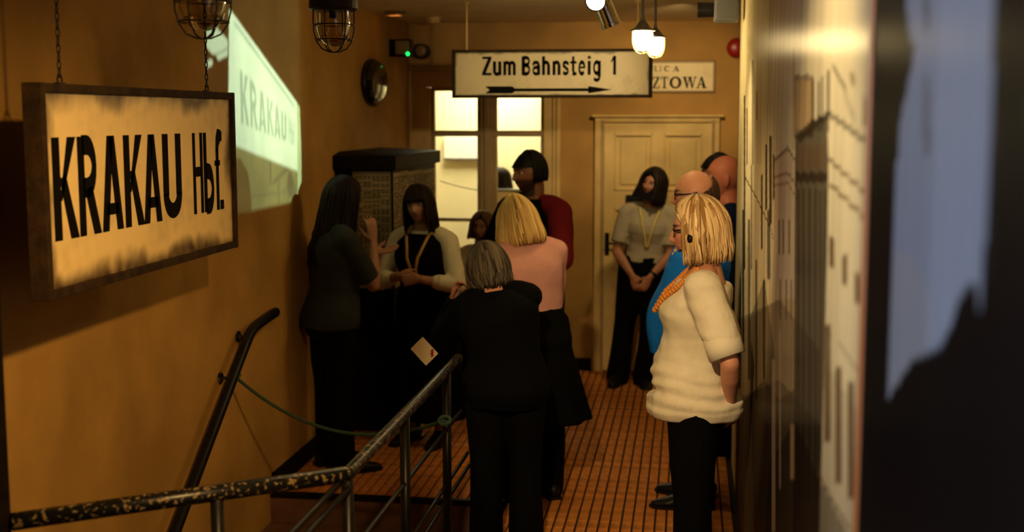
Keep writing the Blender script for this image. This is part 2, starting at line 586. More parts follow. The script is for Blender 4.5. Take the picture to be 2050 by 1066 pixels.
mb = MB(); mb.box((-0.655, -0.03, 0.95), (-0.62, -0.02, 1.13), 0.003); mb.tube([(-0.638, -0.03, 1.05), (-0.638, -0.07, 1.05), (-0.56, -0.075, 1.05)], 0.008, 8)
mb.build('door_handle', M_metal_blk, door)


# ------------------------------------------------------------------ painted boards and lettering
def grid_board(name, to3, nu, nv, colfn, m, parent=None, us=None):
    us = np.linspace(0, 1, nu) if us is None else us
    nu = len(us)
    vs = np.linspace(0, 1, nv)
    U, V = np.meshgrid(us, vs)
    P = to3(U.ravel(), V.ravel())
    faces = [(j * nu + i, j * nu + i + 1, (j + 1) * nu + i + 1, (j + 1) * nu + i) for j in range(nv - 1) for i in range(nu - 1)]
    o = mesh_obj(name, P, faces, m, parent)
    set_col(o, colfn(U.ravel(), V.ravel(), P))
    return o


def weathered(base, dirt, wdt, aspect, seed, strength=1.0):
    def fn(U, V, P):
        p = np.stack([U * aspect, V, np.zeros_like(U)], 1)
        n1 = pnoise(p, 9, seed, 4)
        n2 = pnoise(p * np.array([1, 0.25, 1]), 22, seed + 1, 3)
        n3 = pnoise(p, 60, seed + 2, 2)
        d = np.minimum(np.minimum(U, 1 - U) * aspect, np.minimum(V, 1 - V) * 1.0)
        k = 1 - smoothstep(0.0, wdt, d + n1 * wdt * 0.45 + n2 * wdt * 0.25)
        k = np.clip(k * strength + 0.10 * n1 + 0.06 * n3 + 0.07 * n2, 0, 1)[:, None]
        return np.array(base) * (1 - k) + np.array(dirt) * k
    return fn


def thick(poly, wd, closed=False):
    """thick polyline as quads in 2D (returns list of quads)"""
    P = [np.array(p, float) for p in poly]
    n = len(P)
    W = wd if hasattr(wd, '__len__') else [wd] * n
    L, Rr = [], []
    for i in range(n):
        a = P[i - 1] if i > 0 else P[0]
        b = P[i + 1] if i < n - 1 else P[-1]
        t = b - a
        t /= np.linalg.norm(t) + 1e-9
        q = np.array([-t[1], t[0]])
        L.append(P[i] + q * W[i] / 2)
        Rr.append(P[i] - q * W[i] / 2)
    return [[tuple(L[i]), tuple(Rr[i]), tuple(Rr[i + 1]), tuple(L[i + 1])] for i in range(n - 1)]


def arc(cx, cy, rx, ry, a0, a1, n=10):
    return [(cx + rx * math.cos(math.radians(a0 + (a1 - a0) * i / n)), cy + ry * math.sin(math.radians(a0 + (a1 - a0) * i / n))) for i in range(n + 1)]


GL = {
    'K': [[(0, 0), (.29, 0), (.29, 1), (0, 1)], [(.27, .40), (.64, 1), (.97, 1), (.33, .50 - .12), ], [(.26, .62), (.66, 0), (1, 0), (.50, .66), (.36, .60)]],
    'R': [[(0, 0), (.28, 0), (.28, 1), (0, 1)]] + thick([(.2, .915)] + arc(.42, .70, .33, .215, 90, -90, 12) + [(.2, .485)], .20) + [[(.30, .46), (.66, 0), (1, 0), (.62, .50)]],
    'A': [[(0, 0), (.29, 0), (.60, 1), (.33, 1)], [(1, 0), (.71, 0), (.38, 1), (.66, 1)], [(.2, .17), (.8, .17), (.76, .29), (.24, .29)]],
    'U': [[(0, .28), (.29, .28), (.29, 1), (0, 1)], [(.71, .28), (1, .28), (1, 1), (.71, 1)]] + thick([(.145, .30)] + arc(.5, .28, .355, .185, 180, 360, 14) + [(.855, .30)], [.29] + [.29 - .11 * math.sin(math.pi * i / 14) for i in range(15)] + [.29]),
    'H': [[(0, 0), (.24, 0), (.24, 1), (0, 1)], [(.76, 0), (1, 0), (1, 1), (.76, 1)], [(.2, .46), (.8, .46), (.8, .58), (.2, .58)]],
    'b': [[(0, 0), (.27, 0), (.27, 1), (0, 1)]] + thick([(.2, .07)] + arc(.46, .29, .38, .22, -90, 90, 12) + [(.2, .52)], .20),
    'f': [[(.20, 0), (.50, 0), (.50, .80), (.20, .80)]] + thick([(.35, .74), (.37, .84), (.50, .93), (.72, .955), (.95, .95)], [.30, .30, .24, .16, .12]) + [[(.05, .57), (.66, .57), (.66, .64), (.05, .64)]],
    '.': [[(0, 0), (1, 0), (1, .12), (0, .12)]],
}

# --- station name sign (hangs on two chains in front of the left wall)
SX = -1.85
Y0, Y1, Z0, Z1 = 3.385, 4.935, 1.515, 2.150
sg = empty('station_sign', (SX, 0, 0))
MB().box((-0.045, Y0 + 0.004, Z0 + 0.004), (-0.004, Y1 - 0.004, Z1 - 0.004)).build('backing', M_wood_dark, sg)
grid_board('sign_face', lambda U, V: np.stack([np.full_like(U, -0.0035), Y0 + 0.02 + U * (Y1 - Y0 - 0.04), Z0 + 0.02 + V * (Z1 - Z0 - 0.04)], 1), 150, 64,
           weathered((0.98, 0.72, 0.34), (0.07, 0.035, 0.012), 0.13, 2.4, 3), M_board, sg)
for a, b in (((-0.05, Y0, Z0), (0.012, Y0 + 0.026, Z1)), ((-0.05, Y1 - 0.026, Z0), (0.012, Y1, Z1)), ((-0.049, Y0 + 0.026, Z1 - 0.028), (0.011, Y1 - 0.026, Z1 - 0.001)), ((-0.049, Y0 + 0.026, Z0 + 0.001), (0.011, Y1 - 0.026, Z0 + 0.028))):
    MB().box(a, b, 0.004).build('frame_rail', M_frame, sg)
for ch, ya, yb in (('K', 3.456, 3.604), ('R', 3.612, 3.752), ('A', 3.762, 3.910), ('K', 3.928, 4.073), ('A', 4.073, 4.218), ('U', 4.238, 4.398), ('H', 4.512, 4.606), ('b', 4.618, 4.722), ('f', 4.728, 4.812), ('.', 4.782, 4.816)):
    lt = MB()
    for poly in GL[ch]:
        lt.prism([(ya + u * (yb - ya), 1.684 + v * 0.307) for u, v in poly], lambda u, v, d: (-0.0032 + d, u, v), 0.0022)
    lt.build('letter', M_letter, sg)


def chain(mb, top, bot, ln=0.030, r=0.0022, wd=0.009):
    top, bot = np.array(top, float), np.array(bot, float)
    L = np.linalg.norm(top - bot)
    n = int(L / (ln * 0.78))
    for i in range(n):
        c = bot + (top - bot) * ((i + 0.5) / n)
        ax = np.array((1, 0, 0)) if i % 2 else np.array((0, 1, 0))
        pts = [c + ax * wd * math.cos(a) * 0.6 + np.array((0, 0, 1)) * ln / 2 * math.sin(a) for a in np.linspace(0, 2 * math.pi, 9)]
        mb.tube(pts, r, 5, cap=False)


for yy in (3.555, 4.715):
    mb = MB()
    chain(mb, (-0.02, yy, ZC - 0.01), (-0.02, yy, Z1 + 0.02))
    mb.build('chain', M_iron, sg, smooth=True)
    mb = MB()
    mb.tube([(-0.02, yy + 0.014 * math.cos(a), Z1 + 0.012 + 0.016 * math.sin(a)) for a in np.linspace(0, 2 * math.pi, 13)], 0.003, 6)
    mb.box((-0.03, yy - 0.02, Z1 - 0.002), (-0.01, yy + 0.02, Z1 + 0.004), 0.001)
    mb.build('chain_eye', M_iron, sg)
tag(sg, 'weathered cream station name board reading KRAKAU Hbf. hung on two chains', 'sign')

# --- platform direction sign
GY = 8.2
zs = empty('direction_sign', (0, GY, 0))
ZX0, ZX1, ZZ0, ZZ1 = -1.556, -0.242, 2.176, 2.492
MB().box((ZX0 + 0.004, 0.004, ZZ0 + 0.004), (ZX1 - 0.004, 0.10, ZZ1 - 0.004)).build('backing', M_frame, zs)
grid_board('sign_face', lambda U, V: np.stack([ZX0 + 0.012 + U * (ZX1 - ZX0 - 0.024), np.full_like(U, 0.003), ZZ0 + 0.012 + V * (ZZ1 - ZZ0 - 0.024)], 1), 150, 40,
           weathered((0.70, 0.58, 0.34), (0.12, 0.12, 0.05), 0.075, 4.1, 11), M_board, zs)
for a, b in (((ZX0, -0.012, ZZ0), (ZX0 + 0.022, 0.10, ZZ1)), ((ZX1 - 0.022, -0.012, ZZ0), (ZX1, 0.10, ZZ1)), ((ZX0 + 0.022, -0.011, ZZ1 - 0.02), (ZX1 - 0.022, 0.099, ZZ1 - 0.001)), ((ZX0 + 0.022, -0.011, ZZ0 + 0.001), (ZX1 - 0.022, 0.099, ZZ0 + 0.02))):
    MB().box(a, b, 0.004).build('frame_rail', M_frame, zs)

# condensed grotesque letters, unit = x-height 0.72 of cap
DS = .37


def V_(x0, x1, y0, y1): return [(x0, y0), (x1, y0), (x1, y1), (x0, y1)]


xh = .74
def thk(poly, wd): return thick(poly, [q * 1.28 for q in wd] if hasattr(wd, '__len__') else wd * 1.28)


GZ = {
    'Z': [V_(0.02, 1, .87, 1), V_(0, 1, 0, .13), [(0, .12), (.38, .12), (1, .88), (.62, .88)]],
    'u': [V_(0, DS, .2, xh), V_(1 - DS, 1, 0, xh)] + thk(arc(.5, .22, .36, .16, 180, 360, 10), [.3] + [.16] * 9 + [.3]),
    'm': [V_(0, .23, 0, xh), V_(.385, .615, 0, xh - .12), V_(.77, 1, 0, xh - .12)] + thk(arc(.30, .52, .20, .155, 180, 0, 8), .15) + thk(arc(.70, .52, .20, .155, 180, 0, 8), .15),
    'B': [V_(0, DS, 0, 1)] + thk([(.2, .935)] + arc(.5, .745, .33, .19, 90, -90, 8) + [(.2, .55)], .15) + thk([(.2, .51)] + arc(.5, .29, .36, .225, 90, -90, 8) + [(.2, .065)], .15),
    'a': [V_(1 - DS, 1, 0, .55)] + thk([(.06, .60)] + arc(.48, .54, .37, .14, 160, 0, 8), .15) + thk([(.85, .42), (.5, .41)] + arc(.42, .24, .28, .17, 90, 270, 8) + [(.6, .065), (.85, .14)], .14),
    'h': [V_(0, DS, 0, 1), V_(1 - DS, 1, 0, .55)] + thk(arc(.5, .52, .35, .155, 180, 0, 8), .16),
    'n': [V_(0, DS, 0, xh), V_(1 - DS, 1, 0, .55)] + thk(arc(.5, .52, .35, .155, 180, 0, 8), .16),
    's': thk([(.94, .60)] + arc(.5, .55, .36, .125, 30, 270, 8) + arc(.5, .21, .36, .145, 90, -160, 9), .15),
    't': [V_(.30, .66, .16, .98), V_(0, 1, .60, .73)] + thk([(.48, .18), (.55, .085), (.75, .06), (1, .07)], [.36, .22, .14, .13]),
    'e': [V_(.1, .95, .34, .45)] + thk(arc(.5, .37, .36, .31, 5, 320, 14), .17),
    'i': [V_(0, 1, 0, xh), V_(0, 1, .85, 1)],
    'g': [V_(1 - DS, 1, -.12, xh)] + thk(arc(.5, .38, .35, .30, 30, 330, 12), .17) + thk(arc(.5, -.12, .36, .16, 0, -160, 8), .15),
    '1': [V_(.45, 1, 0, 1), [(0, .72), (.5, 1), (.7, 1), (.7, .86), (0, .62)]],
}
gx = {'Z': (965, 984), 'u': (987, 1004), 'm': (1008, 1033), 'B': (1045, 1063), 'a': (1066, 1082), 'h': (1086, 1102), 'n': (1107, 1123), 's': (1126, 1140), 't': (1142, 1155), 'e': (1158, 1173), 'i': (1177, 1183), 'g': (1187, 1203), '1': (1223, 1233)}
for ch, (a, b) in gx.items():
    f0, f1 = [-1.355 + (q - 965) * (0.879 / 268) for q in (a, b)]
    lt = MB()
    for poly in GZ[ch]:
        lt.prism([(f0 + u * (f1 - f0), 2.324 + v * 0.122) for u, v in poly], lambda u, v, d: (u, 0.0028 - d, v), 0.002)
    lt.build('letter', M_letter, zs)
ar = MB()
for poly in ([(-1.335, 2.252), (-1.155, 2.252), (-1.125, 2.229), (-1.155, 2.206), (-1.335, 2.206), (-1.305, 2.229)], V_(-1.14, -0.64, 2.219, 2.238), [(-0.655, 2.252), (-0.50, 2.2285), (-0.655, 2.205)]):
    ar.prism(poly, lambda u, v, d: (u, 0.0028 - d, v), 0.002)
ar.build('arrow', M_letter, zs)
for xx in (-1.465, -0.34):
    mb = MB(); mb.tube([(xx, 0.05, ZZ1 - 0.005), (xx, 0.05, ZC)], 0.006, 8); mb.lathe([(0.022, ZC - 0.008), (0.022, ZC)], (xx, 0.05, 0), 12)
    mb.build('hanger_rod', M_trimw, zs)
tag(zs, 'long cream hanging sign reading Zum Bahnsteig 1 with a black arrow', 'sign')

# --- street sign on the back wall
us = empty('street_sign', (0, YB, 0))
UX0, UX1, UZ0, UZ1 = -0.60, 0.192, 2.245, 2.487
grid_board('sign_face', lambda U, V: np.stack([UX0 + U * (UX1 - UX0), np.full_like(U, -0.0135), UZ0 + V * (UZ1 - UZ0)], 1), 80, 34,
           weathered((0.80, 0.66, 0.38), (0.28, 0.17, 0.06), 0.03, 3.0, 21), M_board, us)
MB().box((UX0 - 0.004, -0.013, UZ0 - 0.004), (UX1 + 0.004, 0, UZ1 + 0.004), 0.003).build('plate', M_frame, us)
mb = MB()
for a, b in ((( UX0, -0.018, UZ1 - 0.014), (UX1, -0.012, UZ1 - 0.004)), ((UX0, -0.018, UZ0 + 0.004), (UX1, -0.012, UZ0 + 0.014)), ((UX0 + .004, -0.018, UZ0), (UX0 + .014, -0.012, UZ1)), ((UX1 - .014, -0.018, UZ0), (UX1 - .004, -0.012, UZ1))): mb.box(a, b, 0.002)
mb.build('raised_border', mat('faded_border', (0.34, 0.22, 0.09), 0.5), us)
tk, th, sf = .24, .10, .07


def serif(x, y): return V_(x - .16, x + .16, y - sf / 2, y + sf / 2)


GS = {
    'U': [V_(.08, .08 + tk, .3, 1), V_(.80, .80 + th, .3, 1), serif(.2, .97), serif(.85, .97)] + thick(arc(.49, .32, .32, .27, 180, 360, 12), [.24, .22, .2, .18, .16, .14, .12, .11, .1, .1, .1, .1, .1]),
    'L': [V_(.12, .12 + tk, 0, 1), V_(0, .9, 0, sf), V_(0, .46, 1 - sf, 1), V_(.82, .92, 0, .3)],
    'I': [V_(.38, .62, 0, 1), V_(.2, .8, 0, sf), V_(.2, .8, 1 - sf, 1)],
    'C': thick(arc(.55, .5, .43, .46, 50, 310, 18), [.1, .1, .1, .12, .15, .18, .21, .23, .24, .24, .24, .23, .21, .18, .15, .12, .1, .1, .1]) + [V_(.80, .9, .66, .98)],
    'A': [[(.12, 0), (.22, 0), (.50, .86), (.50, 1.0), (.44, 1.0)], [(.62, 0), (.90, 0), (.56, 1.0), (.42, 1.0)], V_(.28, .76, .28, .36), V_(0, .34, 0, sf), V_(.54, 1, 0, sf)],
    'P': [V_(.12, .12 + tk, 0, 1), V_(0, .5, 0, sf), V_(0, .3, 1 - sf, 1)] + thick([(.25, .96)] + arc(.5, .74, .34, .22, 90, -90, 10) + [(.25, .52)], [.08, .08, .1, .13, .17, .21, .23, .21, .17, .13, .1, .08, .08]),
    'O': thick(arc(.5, .5, .40, .45, 0, 360, 24), [.2 + .06 * math.cos(math.radians(2 * 15 * i)) for i in range(25)]),
    'Z': [V_(.05, .95, .92, 1), V_(.02, .98, 0, .08), [(.04, .06), (.32, .06), (.95, .94), (.66, .94)], V_(.05, .14, .72, 1), V_(.88, .98, 0, .30)],
    'T': [V_(.38, .62, 0, 1), V_(.04, .96, .92, 1), V_(.22, .78, 0, sf), V_(.04, .13, .70, 1), V_(.87, .96, .70, 1)],
    'W': [[(.06, 1), (.26, 1), (.40, 0), (.30, 0)], [(.30, 0), (.38, 0), (.52, 1), (.46, 1)], [(.44, 1), (.62, 1), (.76, 0), (.66, 0)], [(.66, 0), (.73, 0), (.94, 1), (.87, 1)], V_(0, .33, 1 - sf, 1), V_(.38, .66, 1 - sf, 1), V_(.78, 1.02, 1 - sf, 1)],
}
def serif_word(word, xs, z0, h):
    for ch, (a, b) in zip(word, xs):
        lt = MB()
        for poly in GS[ch]:
            lt.prism([(a + u * (b - a), z0 + v * h) for u, v in poly], lambda u, v, d: (u, -0.0138 - d, v), 0.0015)
        lt.build('letter', M_letter2, us)


serif_word('ULICA', [(-0.330, -0.285), (-0.278, -0.246), (-0.240, -0.220), (-0.202, -0.158), (-0.135, -0.082)], 2.408, 0.042)
serif_word('POCZTOWA', [(-0.545, -0.478), (-0.468, -0.382), (-0.374, -0.302), (-0.292, -0.234), (-0.228, -0.168), (-0.157, -0.068), (-0.060, 0.052), (0.046, 0.134)], 2.276, 0.090)
tag(us, 'cream enamel street plate reading ULICA POCZTOWA on wall above the door', 'sign')
MURAL_1 = [('tan', 0.55, [(6.758, 0.939), (3.837, 1.499), (3.18, 1.645), (2.982, 1.014), (6.644, -0.276)]), ('tan', 0.5, [(4.217, 1.911), (3.395, 1.938), (3.086, 0.977), (3.779, 0.733)]), ('pale', 0.8, [(4.268, 1.912), (3.678, 1.963), (3.394, 1.936), (3.28, 1.58), (4.007, 1.475)]), ('mid', 0.8, [(4.218, 1.913), (3.661, 1.967), (3.363, 1.937), (3.36, 1.928), (3.658, 1.957), (4.214, 1.902)]), ('mid', 0.7, [(4.197, 1.857), (3.638, 1.897), (3.343, 1.876), (3.341, 1.868), (3.635, 1.889), (4.193, 1.848)]), ('mid', 0.6, [(4.187, 1.831), (3.628, 1.869), (3.333, 1.842), (3.331, 1.836), (3.626, 1.862), (4.184, 1.823)]), ('mid', 0.7, [(3.964, 1.733), (3.88, 1.74), (3.843, 1.636), (3.926, 1.627)]), ('mid', 0.7, [(3.799, 1.746), (3.721, 1.752), (3.687, 1.653), (3.763, 1.645)]), ('mid', 0.7, [(3.575, 1.764), (3.506, 1.77), (3.475, 1.676), (3.543, 1.669)]), ('mid', 0.6, [(3.858, 1.558), (3.777, 1.568), (3.737, 1.454), (3.816, 1.441)]), ('mid', 0.6, [(3.626, 1.588), (3.554, 1.597), (3.518, 1.489), (3.588, 1.478)]), ('mid', 0.6, [(3.453, 1.61), (3.388, 1.618), (3.354, 1.516), (3.418, 1.505)]), ('dark', 0.9, [(6.695, 2.167), (6.516, 2.164), (6.092, 1.319), (6.251, 1.299)]), ('dark', 0.6, [(6.371, 2.099), (6.208, 2.098), (6.075, 1.825), (6.232, 1.819)]), ('dark', 0.5, [(5.913, 2.312), (5.728, 2.304), (5.521, 1.846), (5.694, 1.839)]), ('dark', 0.6, [(5.785, 1.836), (5.65, 1.841), (5.445, 1.397), (5.572, 1.381)]), ('dark', 0.6, [(5.456, 2.166), (5.337, 2.163), (5.283, 2.04), (5.4, 2.04)]), ('dark', 0.9, [(4.729, 1.949), (4.609, 1.952), (4.52, 1.723), (4.635, 1.715)]), ('dark', 0.9, [(4.508, 1.985), (4.373, 1.987), (4.261, 1.692), (4.39, 1.681)]), ('dark', 0.8, [(4.298, 1.925), (4.199, 1.928), (4.145, 1.783), (4.242, 1.777)]), ('dark', 0.8, [(4.974, 1.827), (4.841, 1.833), (4.728, 1.559), (4.856, 1.545)]), ('dark', 0.8, [(4.52, 1.723), (4.357, 1.735), (4.268, 1.505), (4.425, 1.485)]), ('dark', 0.9, [(6.573, 1.574), (6.342, 1.591), (6.011, 0.941), (6.221, 0.902)]), ('dark', 0.7, [(5.952, 1.572), (5.717, 1.591), (5.402, 0.923), (5.615, 0.878)]), ('dark', 0.7, [(5.226, 1.465), (5.079, 1.481), (4.852, 0.959), (4.988, 0.928)]), ('dark', 0.8, [(4.684, 1.451), (4.537, 1.47), (4.401, 1.133), (4.541, 1.104)]), ('dark', 0.8, [(6.312, 1.758), (5.222, 1.723), (4.336, 1.681), (4.171, 1.654), (4.168, 1.646), (4.333, 1.673), (5.218, 1.713), (6.306, 1.746)]), ('tan', 0.45, [(5.471, 2.293), (5.127, 2.277), (4.956, 1.867), (5.28, 1.855)]), ('tan', 0.5, [(3.591, 2.236), (3.489, 2.231), (3.403, 1.964), (3.501, 1.962)]), ('dark', 0.45, [(6.903, 0.943), (3.837, 1.499), (2.666, 1.562), (2.55, 1.155), (6.63, -0.299)]), ('dark', 0.5, [(6.678, 0.545), (3.754, 1.269), (2.528, 1.424), (2.462, 1.187), (6.63, -0.299)]), ('mid', 0.75, [(3.5, 2.164), (2.967, 2.147), (2.925, 2.005), (3.446, 1.997)]), ('tan', 0.8, [(3.463, 2.15), (3.0, 2.136), (2.966, 2.021), (3.42, 2.017)]), ('dark', 0.86, [(3.415, 2.001), (2.972, 2.044), (2.656, 2.057), (2.576, 1.935), (2.382, 1.225), (3.14, 0.958)]), ('dark', 0.8, [(3.352, 1.998), (2.936, 2.04), (2.629, 2.063), (2.607, 2.049), (2.907, 2.02), (3.286, 1.983)]), ('dark', 0.85, [(3.384, 1.906), (2.577, 1.94), (2.572, 1.92), (3.376, 1.878)]), ('mid', 0.5, [(3.345, 1.979), (2.667, 1.993), (2.653, 1.942), (3.325, 1.915)]), ('dark', 0.6, [(3.309, 1.864), (3.236, 1.868), (3.004, 1.131), (3.069, 1.111)]), ('dark', 0.6, [(3.166, 1.872), (3.099, 1.876), (2.883, 1.169), (2.942, 1.15)]), ('dark', 0.6, [(3.01, 1.881), (2.949, 1.884), (2.749, 1.21), (2.803, 1.193)]), ('dark', 0.6, [(2.868, 1.889), (2.813, 1.892), (2.628, 1.248), (2.677, 1.233)]), ('dark', 0.6, [(2.761, 1.895), (2.71, 1.898), (2.535, 1.277), (2.581, 1.263)]), ('dark', 0.6, [(2.661, 1.901), (2.613, 1.903), (2.448, 1.304), (2.491, 1.29)]), ('dark', 0.75, [(3.001, 2.142), (2.942, 2.14), (2.907, 2.02), (2.965, 2.019)]), ('dark', 0.75, [(2.859, 2.127), (2.816, 2.126), (2.786, 2.021), (2.829, 2.021)]), ('dark', 0.75, [(2.789, 2.141), (2.747, 2.14), (2.714, 2.022), (2.755, 2.021)]), ('dark', 0.75, [(2.681, 2.148), (2.624, 2.145), (2.591, 2.023), (2.646, 2.022)]), ('cream', 0.95, [(2.608, 2.053), (2.047, 1.999), (2.016, 1.683), (1.975, 1.369), (2.553, 1.165), (2.571, 1.785)]), ('mid', 0.25, [(2.584, 1.557), (1.979, 1.578), (1.975, 1.369), (2.59, 1.152)]), ('dark', 0.75, [(2.649, 2.065), (2.357, 2.042), (2.039, 2.013), (2.037, 2.004), (2.354, 2.031), (2.645, 2.053)]), ('dark', 0.7, [(2.583, 2.16), (2.44, 2.126), (2.343, 2.105), (2.34, 2.094), (2.437, 2.114), (2.58, 2.148)]), ('dark', 0.3, [(2.375, 2.112), (2.294, 2.079), (2.207, 2.057), (2.201, 2.035), (2.288, 2.056), (2.369, 2.088)]), ('mid', 0.6, [(2.308, 2.134), (2.223, 2.122), (2.218, 2.103), (2.287, 2.109)]), ('mid', 0.6, [(2.114, 2.086), (2.06, 2.078), (2.048, 2.029), (2.114, 2.038)]), ('mid', 0.8, [(2.604, 1.972), (2.334, 1.953), (2.031, 1.933), (2.029, 1.925), (2.331, 1.944), (2.601, 1.962)]), ('mid', 0.8, [(2.572, 1.923), (2.323, 1.91), (2.033, 1.893), (2.031, 1.885), (2.32, 1.901), (2.57, 1.913)]), ('mid', 0.9, [(2.542, 1.813), (2.457, 1.821), (2.442, 1.763), (2.526, 1.753)]), ('mid', 0.9, [(2.324, 1.801), (2.253, 1.809), (2.24, 1.756), (2.31, 1.746)]), ('mid', 0.9, [(2.147, 1.79), (2.086, 1.798), (2.074, 1.748), (2.134, 1.739)]), ('mid', 0.85, [(2.585, 1.629), (2.471, 1.648), (2.411, 1.429), (2.521, 1.4)]), ('mid', 0.85, [(2.377, 1.583), (2.28, 1.602), (2.227, 1.4), (2.321, 1.372)]), ('mid', 0.85, [(2.191, 1.593), (2.108, 1.611), (2.062, 1.423), (2.141, 1.399)]), ('mid', 0.8, [(2.635, 1.31), (2.368, 1.333), (2.098, 1.362), (2.096, 1.355), (2.366, 1.325), (2.633, 1.301)]), ('mid', 0.4, [(2.684, 1.627), (2.328, 1.637), (2.017, 1.637), (2.016, 1.632), (2.326, 1.632), (2.682, 1.621)]), ('dark', 0.55, [(6.65, 0.497), (4.456, 1.121), (3.734, 1.213), (3.237, 1.352), (3.113, 0.968), (6.644, -0.276)]), ('dark', 0.45, [(5.603, 1.153), (4.595, 1.463), (3.996, 1.316), (3.883, 0.696), (4.815, 0.368)]), ('dark', 0.6, [(4.092, 0.913), (3.185, 1.285), (2.592, 1.302), (2.107, 1.344), (4.234, 0.573)]), ('tan', 0.5, [(3.329, 1.236), (3.209, 1.266), (3.166, 1.133), (3.283, 1.099)]), ('light', 0.5, [(4.098, 1.263), (3.941, 1.294), (3.757, 0.795), (3.902, 0.746)]), ('light', 0.4, [(3.806, 1.412), (3.746, 1.422), (3.589, 0.98), (3.645, 0.963)])]
MURAL_2 = [('sky', 1.0, [(1.746, 2.244), (1.706, 2.163), (1.648, 2.134), (1.7, 2.086), (1.748, 2.033), (1.76, 1.938), (1.754, 1.801), (1.764, 1.652), (1.675, 1.706), (1.573, 1.753), (1.481, 1.779), (1.415, 1.8), (1.365, 1.831), (1.344, 1.854), (1.312, 1.876), (1.283, 1.889), (1.25, 1.879), (1.237, 1.857), (1.233, 1.896), (1.231, 1.973), (1.229, 2.066), (1.24, 2.186)]), ('haze', 0.4, [(1.753, 1.87), (1.754, 1.801), (1.764, 1.652), (1.675, 1.706), (1.573, 1.753), (1.481, 1.779), (1.464, 1.843), (1.599, 1.874)]), ('streak', 0.7, [(1.614, 2.229), (1.58, 2.225), (1.559, 2.153), (1.591, 2.155)]), ('streak', 0.55, [(1.577, 2.101), (1.548, 2.1), (1.518, 2.001), (1.565, 1.998)]), ('edge', 0.5, [(1.238, 2.186), (1.219, 2.184), (1.194, 2.021), (1.199, 1.901), (1.213, 1.899)])]
# ------------------------------------------------------------------ printed wall panels on the right
PAL = {'cream': (.74, .64, .40), 'tan': (.52, .34, .15), 'dark': (.012, .006, .003), 'mid': (.12, .058, .022), 'light': (.70, .55, .36), 'pale': (.72, .56, .36),
       'sky': (.36, .40, .50), 'haze': (.46, .44, .42), 'streak': (.10, .085, .08), 'edge': (.03, .026, .03)}


def inside(poly, X, Y):
    r = np.zeros(len(X), bool)
    n = len(poly)
    for i in range(n):
        x0, y0 = poly[i]
        x1, y1 = poly[(i + 1) % n]
        c = ((y0 > Y) != (y1 > Y)) & (X < (x1 - x0) * (Y - y0) / (y1 - y0 + 1e-12) + x0)
        r ^= c
    return r


def paint(layers, base, seed):
    def fn(U, V, P):
        Yw, Zw = P[:, 1], P[:, 2]
        q = np.stack([Yw * 0.8, Zw * 0.6, Yw * 0], 1)
        n = pnoise(q, 7, seed, 3)[:, None]
        g = pnoise(np.stack([Yw * 6, Zw * 0.4, Yw * 0], 1), 6, seed + 5, 3)[:, None]
        c = np.array(base) * (1 + 0.10 * n + 0.10 * g)
        for name, a, poly in layers:
            k = inside(poly, Yw, Zw)[:, None] * a
            c = c * (1 - k) + np.array(PAL[name]) * (1 + 0.14 * g) * k
        return np.clip(c, 0, 1)
    return fn


def inv_us(y0, y1, n):
    s = np.linspace(1 / y0, 1 / y1, n)
    return (1 / s - y0) / (y1 - y0)


PXF = 0.28


def print_panel(name, label, y0, y1, layers, base, nu, nv, seed, m):
    e = empty(name, (PXF, 0, 0))
    MB().box((0.0015, y0, 0.02), (0.0125, y1, ZC - 0.002), 0.0).build('board', M_wood_dark, e)
    us_ = inv_us(y0, y1, nu)[::-1]
    grid_board('print', lambda U, V: np.stack([np.zeros_like(U), y0 + U * (y1 - y0), 0.02 + V * (ZC - 0.03)], 1), nu, nv, paint(layers, base, seed), m, e, us=us_)
    tag(e, label, 'mural')
    return e


p1 = print_panel('printed_wall_panel', 'sepia photo mural of a street of old corner buildings behind the leaning woman', 2.045, 7.32, MURAL_1, PAL['cream'], 560, 330, 31, M_print_gloss)
MB().box((-0.004, 2.018, 0.02), (0.0125, 2.044, ZC - 0.002), 0.002).build('edge_strip', mat('orange_edge_strip', (0.55, 0.18, 0.05), 0.4), p1)
MB().box((-0.002, 7.32, 0.02), (0.0125, 7.335, ZC - 0.002), 0.002).build('edge_strip', M_wood_dark, p1)
print_panel('printed_wall_panel', 'dark photo mural with a pale grey blue sky beside the nearest edge of the picture', 0.75, 2.010, MURAL_2, (.008, .007, .007), 150, 260, 41, M_print)


